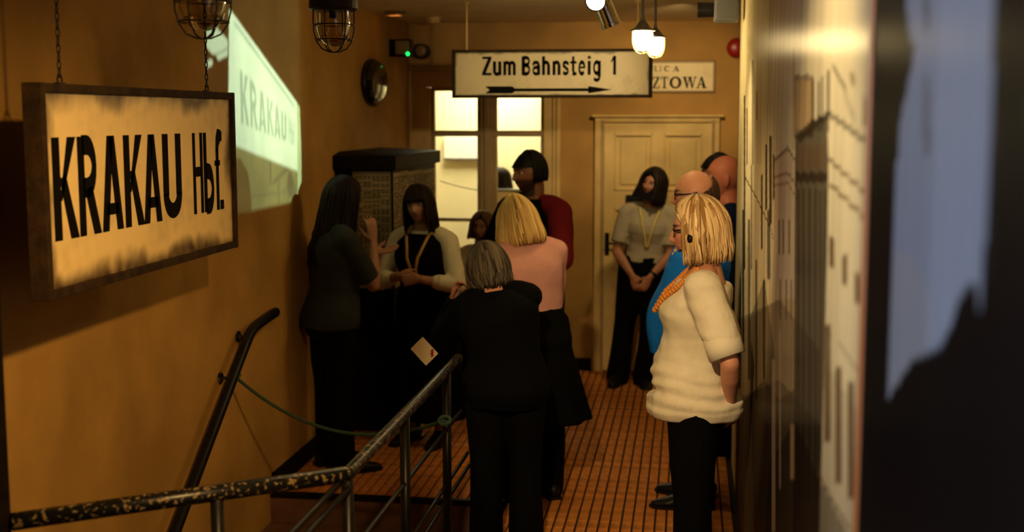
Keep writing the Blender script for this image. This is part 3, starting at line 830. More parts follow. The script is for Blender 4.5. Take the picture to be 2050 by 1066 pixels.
# ------------------------------------------------------------------ caged lamps
def caged_lamp(loc, k, lit, label, drop):
    """loc = centre of glass rim; glass hangs below, cap above, rod up to the ceiling"""
    e = empty('caged_lamp', loc)
    R = 0.072 * k
    cap = MB()
    if lit:
        prof = [(0.006, 0.105), (0.014, 0.102), (0.016, 0.085), (0.020, 0.078), (0.034, 0.062), (0.050, 0.038), (0.066, 0.020), (0.095, 0.010), (0.096, 0.0), (0.078, -0.004)]
    else:
        prof = [(0.012, 0.14), (0.045, 0.135), (0.075, 0.11), (0.088, 0.06), (0.098, 0.052), (0.100, 0.002), (0.090, -0.006), (0.078, -0.006)]
    cap.lathe([(r * k, z * k) for r, z in prof[::-1]], n=28)
    cap.build('cap', M_iron, e, smooth=False)
    gl = MB()
    gp = [(0.070, 0.0), (0.071, -0.05), (0.068, -0.085), (0.058, -0.115), (0.040, -0.137), (0.018, -0.147), (0.001, -0.149)]
    gl.lathe([(r * k, z * k) for r, z in gp], n=28, cap=False)
    gl.build('glass_globe', emit_mat('lit_glass', (1.0, 0.74, 0.33), 90.0) if lit else M_glass, e, smooth=True)
    if not lit:
        sk = MB(); sk.lathe([(0.018 * k, -0.035 * k), (0.018 * k, 0.0)], n=12); sk.build('socket', M_iron, e)
    cg = MB()
    rw = 0.0028 * k if not lit else 0.0024
    for j in range(6):
        a = 2 * math.pi * j / 6 + 0.35
        pts = [(0.082, 0.0), (0.083, -0.05), (0.081, -0.09), (0.070, -0.130), (0.050, -0.158), (0.022, -0.170), (0.0, -0.172)]
        cg.tube([(r * k * math.cos(a), r * k * math.sin(a), z * k) for r, z in pts], rw, 6)
    for r, z in (((0.083, -0.062), (0.075, -0.122)) if not lit else ((0.083, -0.05),)):
        cg.tube([(r * k * math.cos(a), r * k * math.sin(a), z * k) for a in np.linspace(0, 2 * math.pi, 29)], rw, 6, cap=False)
    cg.build('wire_cage', M_iron if not lit else mat('cage_brass', (0.30, 0.22, 0.08), 0.4, metal=0.6), e, smooth=True)
    rd = MB()
    rd.tube([(0, 0, 0.10 * k), (0, 0, drop)], 0.007, 8)
    rd.lathe([(0.045, drop - 0.02), (0.05, drop)], n=16)
    rd.build('rod', M_iron, e)
    tag(e, label, 'lamp')
    return e


caged_lamp((-1.512, 3.80, 2.475), 1.05, False, 'unlit caged glass lamp above the right end of the KRAKAU board', ZC - 2.475)
caged_lamp((-1.436, 5.00, 2.485), 1.00, False, 'unlit caged glass lamp hanging between the projection and the oval mirror', ZC - 2.485)
for (lx, ly, lz, kk, lab) in ((-0.247, 6.60, 2.494, 0.68, 'lit caged lamp nearest the camera glowing over the Zum Bahnsteig sign'),
                              (-0.190, 6.93, 2.480, 0.64, 'lit caged lamp half hidden behind the nearer glowing lamp')):
    caged_lamp((lx, ly, lz), kk, True, lab, ZC - lz)
# --- ceiling spotlights (a pair of chrome cans on a bracket)
for (bx_, by_, bz_, dirv, lab, on) in ((-0.416, 5.75, 2.594, (-0.10, -0.85, -0.35), 'chrome ceiling spotlight with its bright face turned to the camera', True),
                                      (-0.389, 5.86, 2.537, (0.30, 0.10, -0.75), 'chrome ceiling spotlight can tilted down beside its bright neighbour', False)):
    e = empty('ceiling_spotlight', (bx_, by_, bz_))
    d = Vector(dirv).normalized()
    q = d.to_track_quat('Z', 'Y').to_matrix()
    mb = MB()
    mb.lathe([(0.020, -0.075), (0.034, -0.07), (0.042, -0.04), (0.044, 0.055), (0.048, 0.058), (0.048, 0.075), (0.042, 0.075), (0.040, 0.05)], n=24)
    mb.v = [tuple(q @ Vector(v)) for v in mb.v]
    mb.build('lamp_can', M_chrome, e, smooth=False)
    mb = MB(); mb.lathe([(0.001, 0.052), (0.040, 0.052), (0.040, 0.049), (0.001, 0.049)], n=20, cap=False)
    mb.v = [tuple(q @ Vector(v)) for v in mb.v]
    mb.build('lens', emit_mat('spot_lens_lit', (1.0, 0.85, 0.62), 14.0) if on else M_metal_blk, e)
    mb = MB()
    s_ = q @ Vector((1, 0, 0))
    hp = [s_ * 0.05, s_ * 0.055 + Vector((0, 0, 0.05)), Vector((0, 0, 0.075)), -s_ * 0.055 + Vector((0, 0, 0.05)), -s_ * 0.05]
    mb.tube([tuple(p_) for p_ in hp], 0.004, 6)
    mb.tube([(0, 0, 0.07), (0, 0, ZC - bz_)], 0.008, 8)
    mb.lathe([(0.03, ZC - bz_ - 0.012), (0.034, ZC - bz_)], n=16)
    mb.build('bracket', M_chrome, e)
    tag(e, lab, 'spotlight')

# --- slide projector under the ceiling, with its slide (real gobo in the beam)
e = empty('slide_projector', (PROJ.x, PROJ.y, 0))
mb = MB(); mb.box((0.02, -0.10, 2.555), (0.150, 0.10, 2.70), 0.012); mb.build('housing', M_grey, e)
mb = MB(); mb.lathe([(0.040, 0.02), (0.042, -0.066), (0.038, -0.066), (0.037, 0.018)], (0.0, 0.0, 2.62), 24, axis='x', cap=False)
mb.build('lens_barrel', M_metal_blk, e)
mb = MB(); mb.box((0.05, -0.03, 2.70), (0.11, 0.03, ZC), 0.004); mb.build('ceiling_mount', M_metal_blk, e)
mb = MB()
for k in range(5): mb.box((0.145, -0.07 + k * 0.03, 2.58), (0.152, -0.055 + k * 0.03, 2.67), 0.002)
mb.build('vent', M_metal_blk, e)
PRJ = e
tag(e, 'small grey projector box fixed under the ceiling beside the mural', 'projector')

SLX = PROJ.x - 0.05


def to_slide(y, z, dx=0.0):
    k = (SLX + dx - PROJ.x) / (XL - PROJ.x)
    return (SLX + dx, PROJ.y + (y - PROJ.y) * k, PROJ.z + (z - PROJ.z) * k)



SLIDE = [  # film areas in wall coordinates (y, z) with the light each lets through
    ((.25, .23, .13), [(5.925, 1.916), (6.021, 1.909), (6.867, 1.765), (7.097, 1.73), (7.086, 1.555), (6.235, 1.559), (5.9, 1.577)]),
    ((.085, .08, .045), [(5.922, 1.867), (6.101, 1.841), (6.198, 1.769), (6.247, 1.624), (6.235, 1.559), (5.9, 1.577)]),
    ((.11, .12, .09), [(6.867, 1.754), (6.937, 1.717), (6.986, 1.619), (6.856, 1.598), (6.825, 1.671)]),
    ((.12, .13, .10), [(6.544, 1.816), (6.569, 1.815), (6.561, 1.696), (6.535, 1.681)]),
    ((.12, .13, .10), [(6.561, 1.696), (6.814, 1.762), (6.858, 1.754), (6.576, 1.679)]),
    ((.14, .15, .11), [(6.67, 1.701), (6.696, 1.7), (6.695, 1.567), (6.67, 1.566)]),
    ((.17, .18, .12), [(6.219, 1.646), (7.063, 1.644), (7.062, 1.626), (6.218, 1.631)]),
    ((.55, .62, .42), [(7.039, 2.136), (7.094, 2.108), (7.106, 1.861), (7.097, 1.56), (7.02, 1.56), (7.031, 1.738)]),
    ((.95, .95, .92), [(6.012, 2.576), (7.039, 2.136), (7.031, 1.738), (6.021, 1.909), (5.925, 1.916), (5.964, 2.258), (5.99, 2.57)]),
    ((.55, .62, .62), [(6.052, 2.528), (6.094, 2.520), (7.0, 2.122), (7.0, 2.10), (6.06, 2.505)]),
    ((.80, .80, .74), [(5.692, 2.42), (5.847, 2.468), (5.963, 2.427), (5.96, 2.389), (5.787, 2.346), (5.749, 2.349), (5.677, 2.382)]),
    ((.80, .80, .74), [(5.799, 2.342), (5.96, 2.384), (5.958, 2.35), (5.83, 2.322)]),
    ((.75, .75, .70), [(5.67, 2.299), (5.722, 2.324), (5.765, 2.317), (5.744, 2.293), (5.681, 2.281)]),
    ((.70, .72, .62), [(5.682, 2.457), (5.797, 2.483), (5.848, 2.477), (5.794, 2.441), (5.692, 2.425)]),
]
for ch, ya, yb in (('K', 6.12, 6.235), ('R', 6.26, 6.37), ('A', 6.385, 6.50), ('K', 6.52, 6.625), ('A', 6.635, 6.735), ('U', 6.755, 6.84), ('H', 6.885, 6.93), ('b', 6.94, 6.975), ('f', 6.975, 7.00), ('.', 6.995, 7.005)):
    tz = lambda y: 2.29 - (y - 6.12) * 0.315
    bz = lambda y: 2.02 - (y - 6.12) * 0.150
    for poly in GL[ch]:
        pts = []
        for u, v in poly:
            y = ya + u * (yb - ya)
            pts.append((y, bz(y) + v * (tz(y) - bz(y))))
        SLIDE.append(((.46, .55, .52), pts))


def slide_cols(U, V, P):
    k = (SLX - PROJ.x) / (XL - PROJ.x)
    y = PROJ.y + (P[:, 1] - PROJ.y) / k
    z = PROJ.z + (P[:, 2] - PROJ.z) / k
    c = np.zeros((len(U), 3)) + np.array((.006, .007, .005))
    ins = (y > 5.93) & (y < 7.10) & (z > 1.56)
    c[ins] = (.016, .019, .012)
    for col, poly in SLIDE:
        c[inside(poly, y, z)] = col
    return c


_k = (SLX - PROJ.x) / (XL - PROJ.x)
_y0, _y1, _z0, _z1 = [PROJ.y + (q - PROJ.y) * _k for q in (5.60, 7.16)] + [PROJ.z + (q - PROJ.z) * _k for q in (1.545, 2.76)]
M_film = transp_mat('slide_film', (1, 1, 1))
_a = M_film.node_tree.nodes.new('ShaderNodeVertexColor')
_a.layer_name = 'Col'
M_film.node_tree.links.new(_a.outputs[0], [n for n in M_film.node_tree.nodes if n.type == 'BSDF_TRANSPARENT'][0].inputs[0])
sf = grid_board('slide', lambda U, V: np.stack([np.full_like(U, SLX - PROJ.x), _y0 - PROJ.y + U * (_y1 - _y0), _z0 + V * (_z1 - _z0)], 1), 300, 230,
                lambda U, V, P: slide_cols(U, V, P + np.array((PROJ.x, PROJ.y, 0))), M_film, PRJ)
mb = MB()
xs_ = SLX - PROJ.x
yy0, yy1 = _y0 - PROJ.y, _y1 - PROJ.y
for a, b in (((xs_ - .001, -.037, 2.583), (xs_ + .001, yy0, 2.657)), ((xs_ - .001, yy1, 2.583), (xs_ + .001, .037, 2.657)), ((xs_ - .001, yy0, 2.583), (xs_ + .001, yy1, _z0)), ((xs_ - .001, yy0, _z1), (xs_ + .001, yy1, 2.657))):
    mb.box(a, b)
mb.build('slide_mount', M_metal_blk, PRJ)

# ------------------------------------------------------------------ timetable cabinet in the corner
kx, ky0, ky1 = -1.872, 7.80, 9.15
e = empty('timetable_cabinet', (XL, ky0, 0))
W_, D_ = kx - XL, ky1 - ky0
mb = MB(); mb.box((0.0, 0.0, 0.06), (W_, D_, 1.72), 0.006); mb.build('cabinet_body', M_wood_dark, e)
mb = MB(); mb.box((0.0, 0.02, 0.0), (W_ - 0.03, D_ - 0.02, 0.06)); mb.build('plinth', M_black, e)
mb = MB()
mb.box((0, -0.05, 1.715), (W_ + 0.035, D_ + 0.05, 1.805), 0.006)
mb.build('cornice', M_wood_dark, e)
rf = MB()
rf.add([(0, -0.05, 1.805), (W_ + 0.035, -0.05, 1.805), (W_ + 0.035, D_ + 0.05, 1.805), (0, D_ + 0.05, 1.805), (0, 0.12, 1.83), (0, D_ - 0.12, 1.83)], [(0, 1, 4), (1, 2, 5, 4), (2, 3, 5), (0, 4, 5, 3), (3, 2, 1, 0)])
rf.build('roof', M_wood_dark, e)
M_poster = mat('aged_paper', (0.36, 0.28, 0.15), 0.7, vary=0.15, scale=7)


def sheet(name, to3, w_, h_, seed):
    r = random.Random(seed)
    mb = MB()
    n = 6
    for i in range(n):
        a, b = i / n, (i + 1) / n
    mb.prism([(0, 0), (w_, 0), (w_, h_), (0, h_)], to3, 0.002)
    o = mb.build(name, M_poster, e)
    tx = MB()
    cols = max(2, int(w_ / 0.055))
    cw = (w_ - 0.02) / cols
    for c in range(cols):
        z = h_ - 0.03
        while z > 0.03:
            if r.random() < 0.9:
                u0 = 0.01 + c * cw + 0.004
                for part in range(2):
                    ua = u0 + part * cw * 0.48
                    tx.prism([(ua, z - 0.006), (ua + cw * r.uniform(0.2, 0.42), z - 0.006), (ua + cw * 0.4, z), (ua, z)], lambda u, v, d: to3(u, v, 0.0025 + d), 0.0006)
            z -= r.choice((0.012, 0.012, 0.012, 0.026))
    for q in range(3):
        zz = h_ * (0.25 + 0.27 * q)
        tx.prism([(0.01, zz), (w_ - 0.01, zz), (w_ - 0.01, zz + 0.003), (0.01, zz + 0.003)], lambda u, v, d: to3(u, v, 0.0025 + d), 0.0006)
    tx.build('printed_columns', M_letter2, o)
    return o


sheet('timetable_sheet', lambda u, v, d: (0.118 + u, -0.001 - d, 0.95 + v), 0.252, 0.755, 1)
for j in range(3):
    sheet('timetable_sheet', lambda u, v, d, j=j: (W_ + 0.001 + d, 0.02 + 0.44 * j + u, 0.95 + v), 0.425, 0.745 - 0.01 * j, 5 + j)
mb = MB()
for a, b in (((0.108, -0.012, 0.93), (0.118, 0.0, 1.715)), ((W_ - 0.006, -0.012, 0.93), (W_ + 0.006, 0.0, 1.715)), ((0.108, -0.012, 0.925), (W_, 0.0, 0.94))): mb.box(a, b, 0.002)
mb.build('sheet_frame', M_wood_dark, e)
tag(e, 'dark corner cabinet with a flat roof and aged timetable sheets beside the window', 'cabinet')

# ------------------------------------------------------------------ wall and ceiling fixtures
e = empty('oval_mirror', (XL, 8.76, 2.295))
mb = MB(); n = 40
prof = [(1.0, 0.0), (1.0, 0.02), (0.97, 0.035), (0.93, 0.03)]
vs, fs = [], []
for r, d in prof:
    for k in range(n):
        a = 2 * math.pi * k / n
        vs.append((d, 0.285 * r * math.cos(a), 0.168 * r * math.sin(a)))
for i in range(len(prof) - 1):
    for k in range(n): fs.append((i * n + k, i * n + (k + 1) % n, (i + 1) * n + (k + 1) % n, (i + 1) * n + k))
fs.append(tuple(range(n - 1, -1, -1)))
mb.add(vs, fs); mb.build('rim', M_iron, e, smooth=False)
vs, fs = [], []
R = [0.94 - 0.94 * i / 10 for i in range(11)]
for r in R:
    for k in range(n):
        a = 2 * math.pi * k / n
        vs.append((0.03 + 0.07 * math.sqrt(max(0, 1 - (r / 0.95) ** 2)), 0.285 * r * math.cos(a), 0.168 * r * math.sin(a)))
for i in range(10):
    for k in range(n): fs.append((i * n + k, i * n + (k + 1) % n, (i + 1) * n + (k + 1) % n, (i + 1) * n + k))
mesh_obj('dome', vs, fs, mat('dark_glossy_enamel', (0.006, 0.006, 0.006), 0.12, spec=0.8), e, smooth=True)
tag(e, 'dark domed oval plaque on the left wall above the timetable cabinet', 'plaque')

e = empty('emergency_light', (XL, 9.35, 2.57))
mb = MB(); mb.box((0, -0.03, -0.065), (0.17, 0.05, 0.065), 0.006); mb.build('housing', M_metal_blk, e)
mb = MB(); mb.box((0.05, -0.036, -0.05), (0.155, -0.03, 0.052), 0.002); mb.build('diffuser', mat('dim_diffuser', (0.30, 0.24, 0.12), 0.4), e)
mb = MB(); mb.lathe([(0.001, -0.042), (0.012, -0.041), (0.014, -0.036)], (0.145, 0, -0.046), 12, axis='y', cap=False); mb.build('indicator_lamp', emit_mat('green_led', (0.01, 1.0, 0.12), 3.0), e)
tag(e, 'small dark emergency light box with a glowing green dot near the ceiling corner', 'light')

e = empty('wall_speaker', (-2.13, YB, 2.575))
mb = MB(); mb.lathe([(0.06, 0), (0.062, -0.05), (0.058, -0.13), (0.05, -0.14), (0.001, -0.142)][::-1], n=22, axis='y'); mb.build('housing', M_metal_blk, e)
mb = MB(); mb.lathe([(0.046, -0.140), (0.04, -0.150), (0.02, -0.156), (0.001, -0.157)][::-1], (0.006, 0, 0.0), 18, axis='y', cap=False); mb.build('dome_cover', mat('warm_dome', (0.25, 0.15, 0.06), 0.25), e, smooth=True)
tag(e, 'round dark device on the back wall in the left ceiling corner', 'device')

e = empty('ceiling_downlight', (-2.095, 8.87, ZC))
mb = MB(); mb.lathe([(0.075, -0.030), (0.078, 0.0), (0.052, 0.0), (0.050, -0.028)], n=28, cap=False); mb.build('ring', M_chrome, e, smooth=True)
mb = MB(); mb.lathe([(0.001, -0.022), (0.05, -0.020), (0.05, -0.012)], n=20, cap=False); mb.build('lamp_face', emit_mat('orange_lamp', (1.0, 0.28, 0.03), 1.6), e)
tag(e, 'recessed ceiling downlight glowing orange near the left wall', 'light')
e = empty('smoke_detector', (-1.93, 9.42, ZC))
mb = MB(); mb.lathe([(0.03, -0.045), (0.05, -0.04), (0.052, -0.025), (0.062, -0.02), (0.065, 0.0)], n=24); mb.build('housing', M_trimw, e)
mb = MB(); mb.lathe([(0.005, -0.049), (0.008, -0.045)], (0.02, 0, 0), 8); mb.build('indicator', M_red, e)
tag(e, 'small pale smoke detector on the ceiling beside the orange downlight', 'detector')

e = empty('alarm_bell', (0.355, YB, 2.585))
mb = MB(); mb.lathe([(0.001, -0.062), (0.04, -0.060), (0.066, -0.048), (0.075, -0.028), (0.078, -0.02), (0.074, -0.02)], n=28, axis='y', cap=False); mb.build('gong', M_red, e, smooth=True)
mb = MB(); mb.lathe([(0.05, -0.02), (0.05, 0.0)], n=18, axis='y'); mb.build('base', M_metal_blk, e)
tag(e, 'red alarm bell on the back wall half hidden by the mural edge', 'bell')

# ------------------------------------------------------------------ guard railing round the stairwell, wall handrail, rope
RX = -0.985
e = empty('guard_railing', (RX, 3.494, 0))
gr = lambda p: (p[0] - RX, p[1] - 3.494, p[2])
PB, PL = (RX, 3.494, 1.0), (-1.735, 2.945, 1.0)
PE = (RX, 5.30, 1.0)
MB().tube([gr(PL), gr(PB)], 0.024, 14).build('top_rail', M_rail, e, smooth=True)
MB().tube([gr(PB), gr(PE)], 0.021, 14, round_cap=True).build('top_rail', M_rail, e, smooth=True)
mb = MB(); mb.lathe([(0.001, -0.025), (0.018, -0.018), (0.026, 0), (0.018, 0.018), (0.001, 0.025)], (0, 0, 1.0), 14, cap=False); mb.build('corner_joint', M_rail, e, smooth=True)
for (px_, py_) in ((RX, 3.494), (RX, 4.25), (RX, 5.03), (-1.30, 3.265)):
    MB().tube([gr((px_, py_, 0.0)), gr((px_, py_, 0.99))], 0.019, 12).build('post', M_metal_blk, e, smooth=True)
for zz, yb in ((0.75, 5.36), (0.515, 5.52), (0.445, 5.55)):
    MB().tube([gr((RX, 3.494, zz)), gr((RX, yb, zz))], 0.0085, 8, round_cap=True).build('mid_rail', M_metal_blk, e, smooth=True)
for zz in (0.75, 0.515):
    MB().tube([gr((PL[0], PL[1], zz)), gr((RX, 3.494, zz))], 0.0085, 8).build('mid_rail', M_metal_blk, e, smooth=True)
for xx, zz in ((-0.012, 0.985), (0.012, 0.965)):
    MB().tube([gr((RX + xx, 3.47, zz)), gr((RX + xx, 2.2, zz))], 0.009, 8).build('side_rail', M_metal_blk, e, smooth=True)
MB().tube([gr((RX, 2.2, 0.0)), gr((RX, 2.2, 0.99))], 0.016, 10).build('post', M_metal_blk, e, smooth=True)
tag(e, 'black guard railing with chipped paint round the stairwell in the foreground', 'railing')

HX = -2.17
e = empty('wall_handrail', (HX, 5.95, 0))
hp = [(6.345, 1.016), (6.25, 1.012), (6.02, 0.992), (5.95, 0.970), (5.85, 0.905), (5.73, 0.82), (4.96, 0.27), (4.30, -0.20)]
pts = [(0, y - 5.95, z) for y, z in hp]
MB().tube(pts, 0.027, 12, round_cap=True).build('rail', M_metal_blk, e, smooth=True)
for y, z in ((5.985, 0.975), (5.73, 0.815), (4.9, 0.22)):
    mb = MB(); mb.tube([(0, y - 5.95, z - 0.015), (-0.03, y - 5.95, z - 0.03), (-0.079, y - 5.95, z - 0.03)], 0.009, 8)
    mb.lathe([(0.03, -0.079), (0.03, -0.07)], (0, y - 5.95, z - 0.03), 14, axis='x')
    mb.build('wall_bracket', M_rail, e)
tag(e, 'black handrail on the left wall going down the stairs', 'handrail')

mb = MB()
A_, B_ = np.array((HX, 5.72, 0.80)), np.array((RX, 4.98, 0.80))
tt = np.linspace(0, 1, 30)
pts = [A_ * (1 - q) + B_ * q + np.array((0, 0, -0.62 * q * (1 - q))) * 1.0 for q in tt]
mb.tube(pts, 0.008, 8)
for c_, r_ in ((A_, 0.026), (B_, 0.024)):
    mb.tube([(c_[0] + r_ * math.cos(a), c_[1] + r_ * math.sin(a) * 0.9, c_[2] + 0.012 * math.sin(a)) for a in np.linspace(0, 2 * math.pi, 17)], 0.008, 6, cap=False)
tag(mb.build('barrier_rope', M_rope, None, smooth=True), 'dark green rope slung across the stair head between the handrails', 'rope')

# ------------------------------------------------------------------ people
def remesh(V, F, voxel, smooth=2, ratio=1.0, fac=0.5):
    me = bpy.data.meshes.new('tmp')
    me.from_pydata([tuple(v) for v in V], [], [tuple(f) for f in F])
    o = bpy.data.objects.new('tmp', me)
    COL.objects.link(o)
    m = o.modifiers.new('r', 'REMESH')
    m.mode = 'VOXEL'
    m.voxel_size = voxel
    m.use_smooth_shade = True
    if smooth:
        s = o.modifiers.new('s', 'SMOOTH')
        s.iterations = smooth
        s.factor = fac
    if ratio < 1:
        d = o.modifiers.new('d', 'DECIMATE')
        d.ratio = ratio
    dg = bpy.context.evaluated_depsgraph_get()
    out = bpy.data.meshes.new_from_object(o.evaluated_get(dg))
    bpy.data.objects.remove(o)
    bpy.data.meshes.remove(me)
    return out


class Soup:
    def __init__(self):
        self.v, self.f, self.n = [], [], 0

    def add(self, v, f):
        v = np.asarray(v, float)
        self.v.append(v)
        self.f += [tuple(i + self.n for i in q) for q in f]
        self.n += len(v)

    def tube(self, pts, rx, ry=None, n=14, up=None, dense=True, rc=True):
        pts = np.asarray(pts, float)
        m = len(pts)
        rx = np.broadcast_to(np.asarray(rx, float), (m,))
        ry = rx if ry is None else np.broadcast_to(np.asarray(ry, float), (m,))
        if dense and m > 2:
            t = np.arange(m)
            tt = np.linspace(0, m - 1, (m - 1) * 5 + 1)
            pts = np.stack([crom(t, pts[:, k], tt) for k in range(3)], 1)
            rx, ry = np.interp(tt, t, rx), np.interp(tt, t, ry)
        self.add(*tube_geo(pts, rx, ry, n, True, up, rc))

    def ell(self, c, R, rad, n=16, m=10):
        vs, fs = [], []
        for i in range(1, m):
            a = math.pi * i / m
            for k in range(n):
                b = 2 * math.pi * k / n
                vs.append((rad[0] * math.sin(a) * math.cos(b), rad[1] * math.sin(a) * math.sin(b), rad[2] * math.cos(a)))
        vs += [(0, 0, rad[2]), (0, 0, -rad[2])]
        for i in range(m - 2):
            for k in range(n):
                k2 = (k + 1) % n
                fs.append((i * n + k, (i + 1) * n + k, (i + 1) * n + k2, i * n + k2))
        T, B = len(vs) - 2, len(vs) - 1
        for k in range(n):
            fs.append((T, k, (k + 1) % n))
            fs.append((B, (m - 2) * n + (k + 1) % n, (m - 2) * n + k))
        self.add(np.array(vs) @ np.asarray(R).T + np.asarray(c), fs)

    def arrays(self):
        return np.concatenate(self.v), self.f


def crom(t, y, tt):
    y = np.asarray(y, float)
    d = np.gradient(y)
    i = np.clip(tt.astype(int), 0, len(y) - 2)
    s = tt - i
    h00, h10 = 2 * s**3 - 3 * s**2 + 1, s**3 - 2 * s**2 + s
    return h00 * y[i] + h10 * d[i] + (1 - h00) * y[i + 1] + (s**3 - s**2) * d[i + 1]


def rotm(x=0, y=0, z=0):
    return np.array(Euler((math.radians(x), math.radians(y), math.radians(z)), 'XYZ').to_matrix())


FEM = [(.465, .088, .055, .070), (.50, .103, .058, .080), (.53, .106, .060, .080), (.57, .100, .062, .066), (.62, .083, .060, .052), (.67, .086, .062, .054), (.72, .096, .076, .058), (.755, .098, .070, .060), (.79, .090, .052, .056), (.82, .062, .040, .046), (.845, .038, .034, .036)]
MAL = [(.465, .085, .055, .062), (.50, .096, .058, .070), (.53, .097, .060, .070), (.57, .093, .062, .060), (.62, .090, .062, .054), (.67, .097, .064, .056), (.72, .108, .070, .060), (.76, .112, .066, .062), (.79, .100, .052, .058), (.82, .068, .040, .048), (.845, .042, .036, .040)]


class Person:
    """local frame: +y forward, +x the person's right, +z up, origin on the floor between the feet"""

    def __init__(self, H=1.65, sex='f', lean=0, side=0, twist=0, W=1.0, belly=0.0, bust=0.0, butt=0.0, back=0.0, head=(0, 0, 0), headk=1.0, arms=None, legs=None, pelvis=None, neck=1.0, shw=1.0, hunch=0.0, bz=.60):
        self.bz = bz
        self.H, self.sex, self.W = H, sex, W
        self.belly, self.bust, self.butt, self.back = belly, bust, butt, back
        self.sec = FEM if sex == 'f' else MAL
        self.shw = shw
        p0 = np.array((0, 0, .53)) if pelvis is None else np.array(pelvis, float)
        zs = np.arange(.46, .90, .01)
        P, Rs = [], []
        # integrate the spine from the pelvis
        i0 = int(round((.53 - .46) / .01))
        pos = {i0: p0}

        def fr(z):
            s = float(smoothstep(.50, .72, z))
            hb = float(smoothstep(.72, .84, z))
            return rotm(-lean * s - hunch * hb, 0, 0) @ rotm(0, side * s, 0) @ rotm(0, 0, twist * s)
        self.fr = fr
        for i in range(i0 + 1, len(zs)): pos[i] = pos[i - 1] + fr((zs[i] + zs[i - 1]) / 2) @ np.array((0, 0, .01))
        for i in range(i0 - 1, -1, -1): pos[i] = pos[i + 1] - fr((zs[i] + zs[i + 1]) / 2) @ np.array((0, 0, .01))
        self.zs = zs
        self.sp = np.array([pos[i] for i in range(len(zs))])
        Rt = fr(.80)
        self.Rt = Rt
        sj = (.104 if sex == 'f' else .116) * shw * (0.5 + 0.5 * W)
        self.sh = {s: self.spine(.795) + Rt @ np.array((s * sj, 0.0, 0.0)) for s in (1, -1)}
        nb = self.spine(.845)
        hy, hp, hr = head
        self.Rh = rotm(0, 0, hy) @ rotm(hp, 0, 0) @ rotm(0, hr, 0)
        self.k = H / 1.65 * headk * (1.0 if sex == 'f' else 1.04)
        # head centre
        nd = nrm(self.fr(.87) @ np.array((0, .28, 1)))
        self.hc = nb * H + nd * 0.041 * H * neck + self.Rh @ np.array((0, .012, .075)) * self.k
        self.nb = nb
        self.arm = {}
        A = arms or {}
        for s, key in ((1, 'R'), (-1, 'L')):
            a = A.get(key, {})
            tgt = np.array(a.get('w', (s * (sj + .035), .02, .475)), float)
            pole = nrm(a.get('pole', (s * .35, -1, -.2)))
            sp = self.sh[s]
            lu, lf = .180, .150
            d = tgt - sp
            L = np.linalg.norm(d)
            if L > (lu + lf) * .995:
                tgt = sp + d / L * (lu + lf) * .995
                L = (lu + lf) * .995
            d = nrm(d)
            ca = (lu * lu + L * L - lf * lf) / (2 * lu * L)
            ca = min(1, max(-1, ca))
            q = nrm(pole - d * (pole @ d))
            el = sp + d * lu * ca + q * lu * math.sqrt(1 - ca * ca)
            fd = nrm(tgt - el)
            hd = nrm(a.get('hd', fd))
            pn = np.array(a.get('pn', (-s, 0, 0)), float)
            pn = nrm(pn - hd * (pn @ hd))
            self.arm[s] = dict(sh=sp * H, el=el * H, wr=tgt * H, hd=hd, pn=pn, curl=a.get('curl', 18), thumb=a.get('thumb', 1.0))
        self.leg = {}
        Lg = legs or {}
        for s, key in ((1, 'R'), (-1, 'L')):
            g = Lg.get(key, {})
            hip = p0 + np.array((s * .055 * (0.6 + 0.4 * W), .0, -.005))
            fw, kn, ab, toe = g.get('hip', 0), g.get('knee', 0), g.get('out', 1.0), g.get('toe', 8)
            Rg = rotm(fw, 0, 0)
            th = rotm(0, -s * ab, 0) @ Rg @ np.array((0, 0, -.245))
            kj = hip + th
            sh_ = rotm(0, -s * ab * .3, 0) @ rotm(fw - kn, 0, 0) @ np.array((0, 0, -.240))
            an = kj + sh_
            an[2] = max(an[2], .04)
            if g.get('floor', True): an[2] = .04
            self.leg[s] = dict(hip=hip * H, kn=kj * H, an=an * H, toe=rotm(0, 0, -s * toe) @ np.array((0, 1, 0)))

    def spine(self, z):
        return np.array([np.interp(z, self.zs, self.sp[:, k]) for k in range(3)])

    def torso_rings(self, z0, z1, inf=0.0, n=36, m=34, mod=None, flare=None):
        H = self.H
        A = np.array(self.sec)
        vs = []
        zz = np.linspace(z0, z1, m)
        ang = np.linspace(0, 2 * np.pi, n, endpoint=False)
        for i, z in enumerate(zz):
            zc = min(max(z, A[0, 0]), A[-1, 0])
            w, f, b = [np.interp(zc, A[:, 0], A[:, k]) for k in (1, 2, 3)]
            g = lambda c, s_: math.exp(-((z - c) / s_) ** 2)
            kw = 1 + (self.W - 1) * (1 - float(smoothstep(.76, .84, z)))
            w *= kw
            f = f * (1 + (kw - 1) * .8) + self.belly * g(self.bz, .075) + self.bust * g(.725, .036)
            b = b * (1 + (kw - 1) * .8) + self.butt * g(.51, .04) + self.back * g(.73, .07)
            if mod:
                w, f, b = mod(z, w, f, b)
            w, f, b = w * H + inf, f * H + inf, b * H + inf
            e = 2 / 2.35
            cx = np.sign(np.cos(ang)) * np.abs(np.cos(ang)) ** e * w
            sy = np.sin(ang)
            cy = np.sign(sy) * np.abs(sy) ** e * np.where(sy > 0, f, b)
            R = self.fr(z)
            vs.append(self.spine(z) * H + (np.stack([cx, cy, np.zeros(n)], 1)) @ R.T)
        fs = []
        for i in range(m - 1):
            for k in range(n):
                k2 = (k + 1) % n
                fs.append((i * n + k, i * n + k2, (i + 1) * n + k2, (i + 1) * n + k))
        fs.append(tuple(range(n - 1, -1, -1)))
        fs.append(tuple(range((m - 1) * n, m * n)))
        return np.concatenate(vs), fs

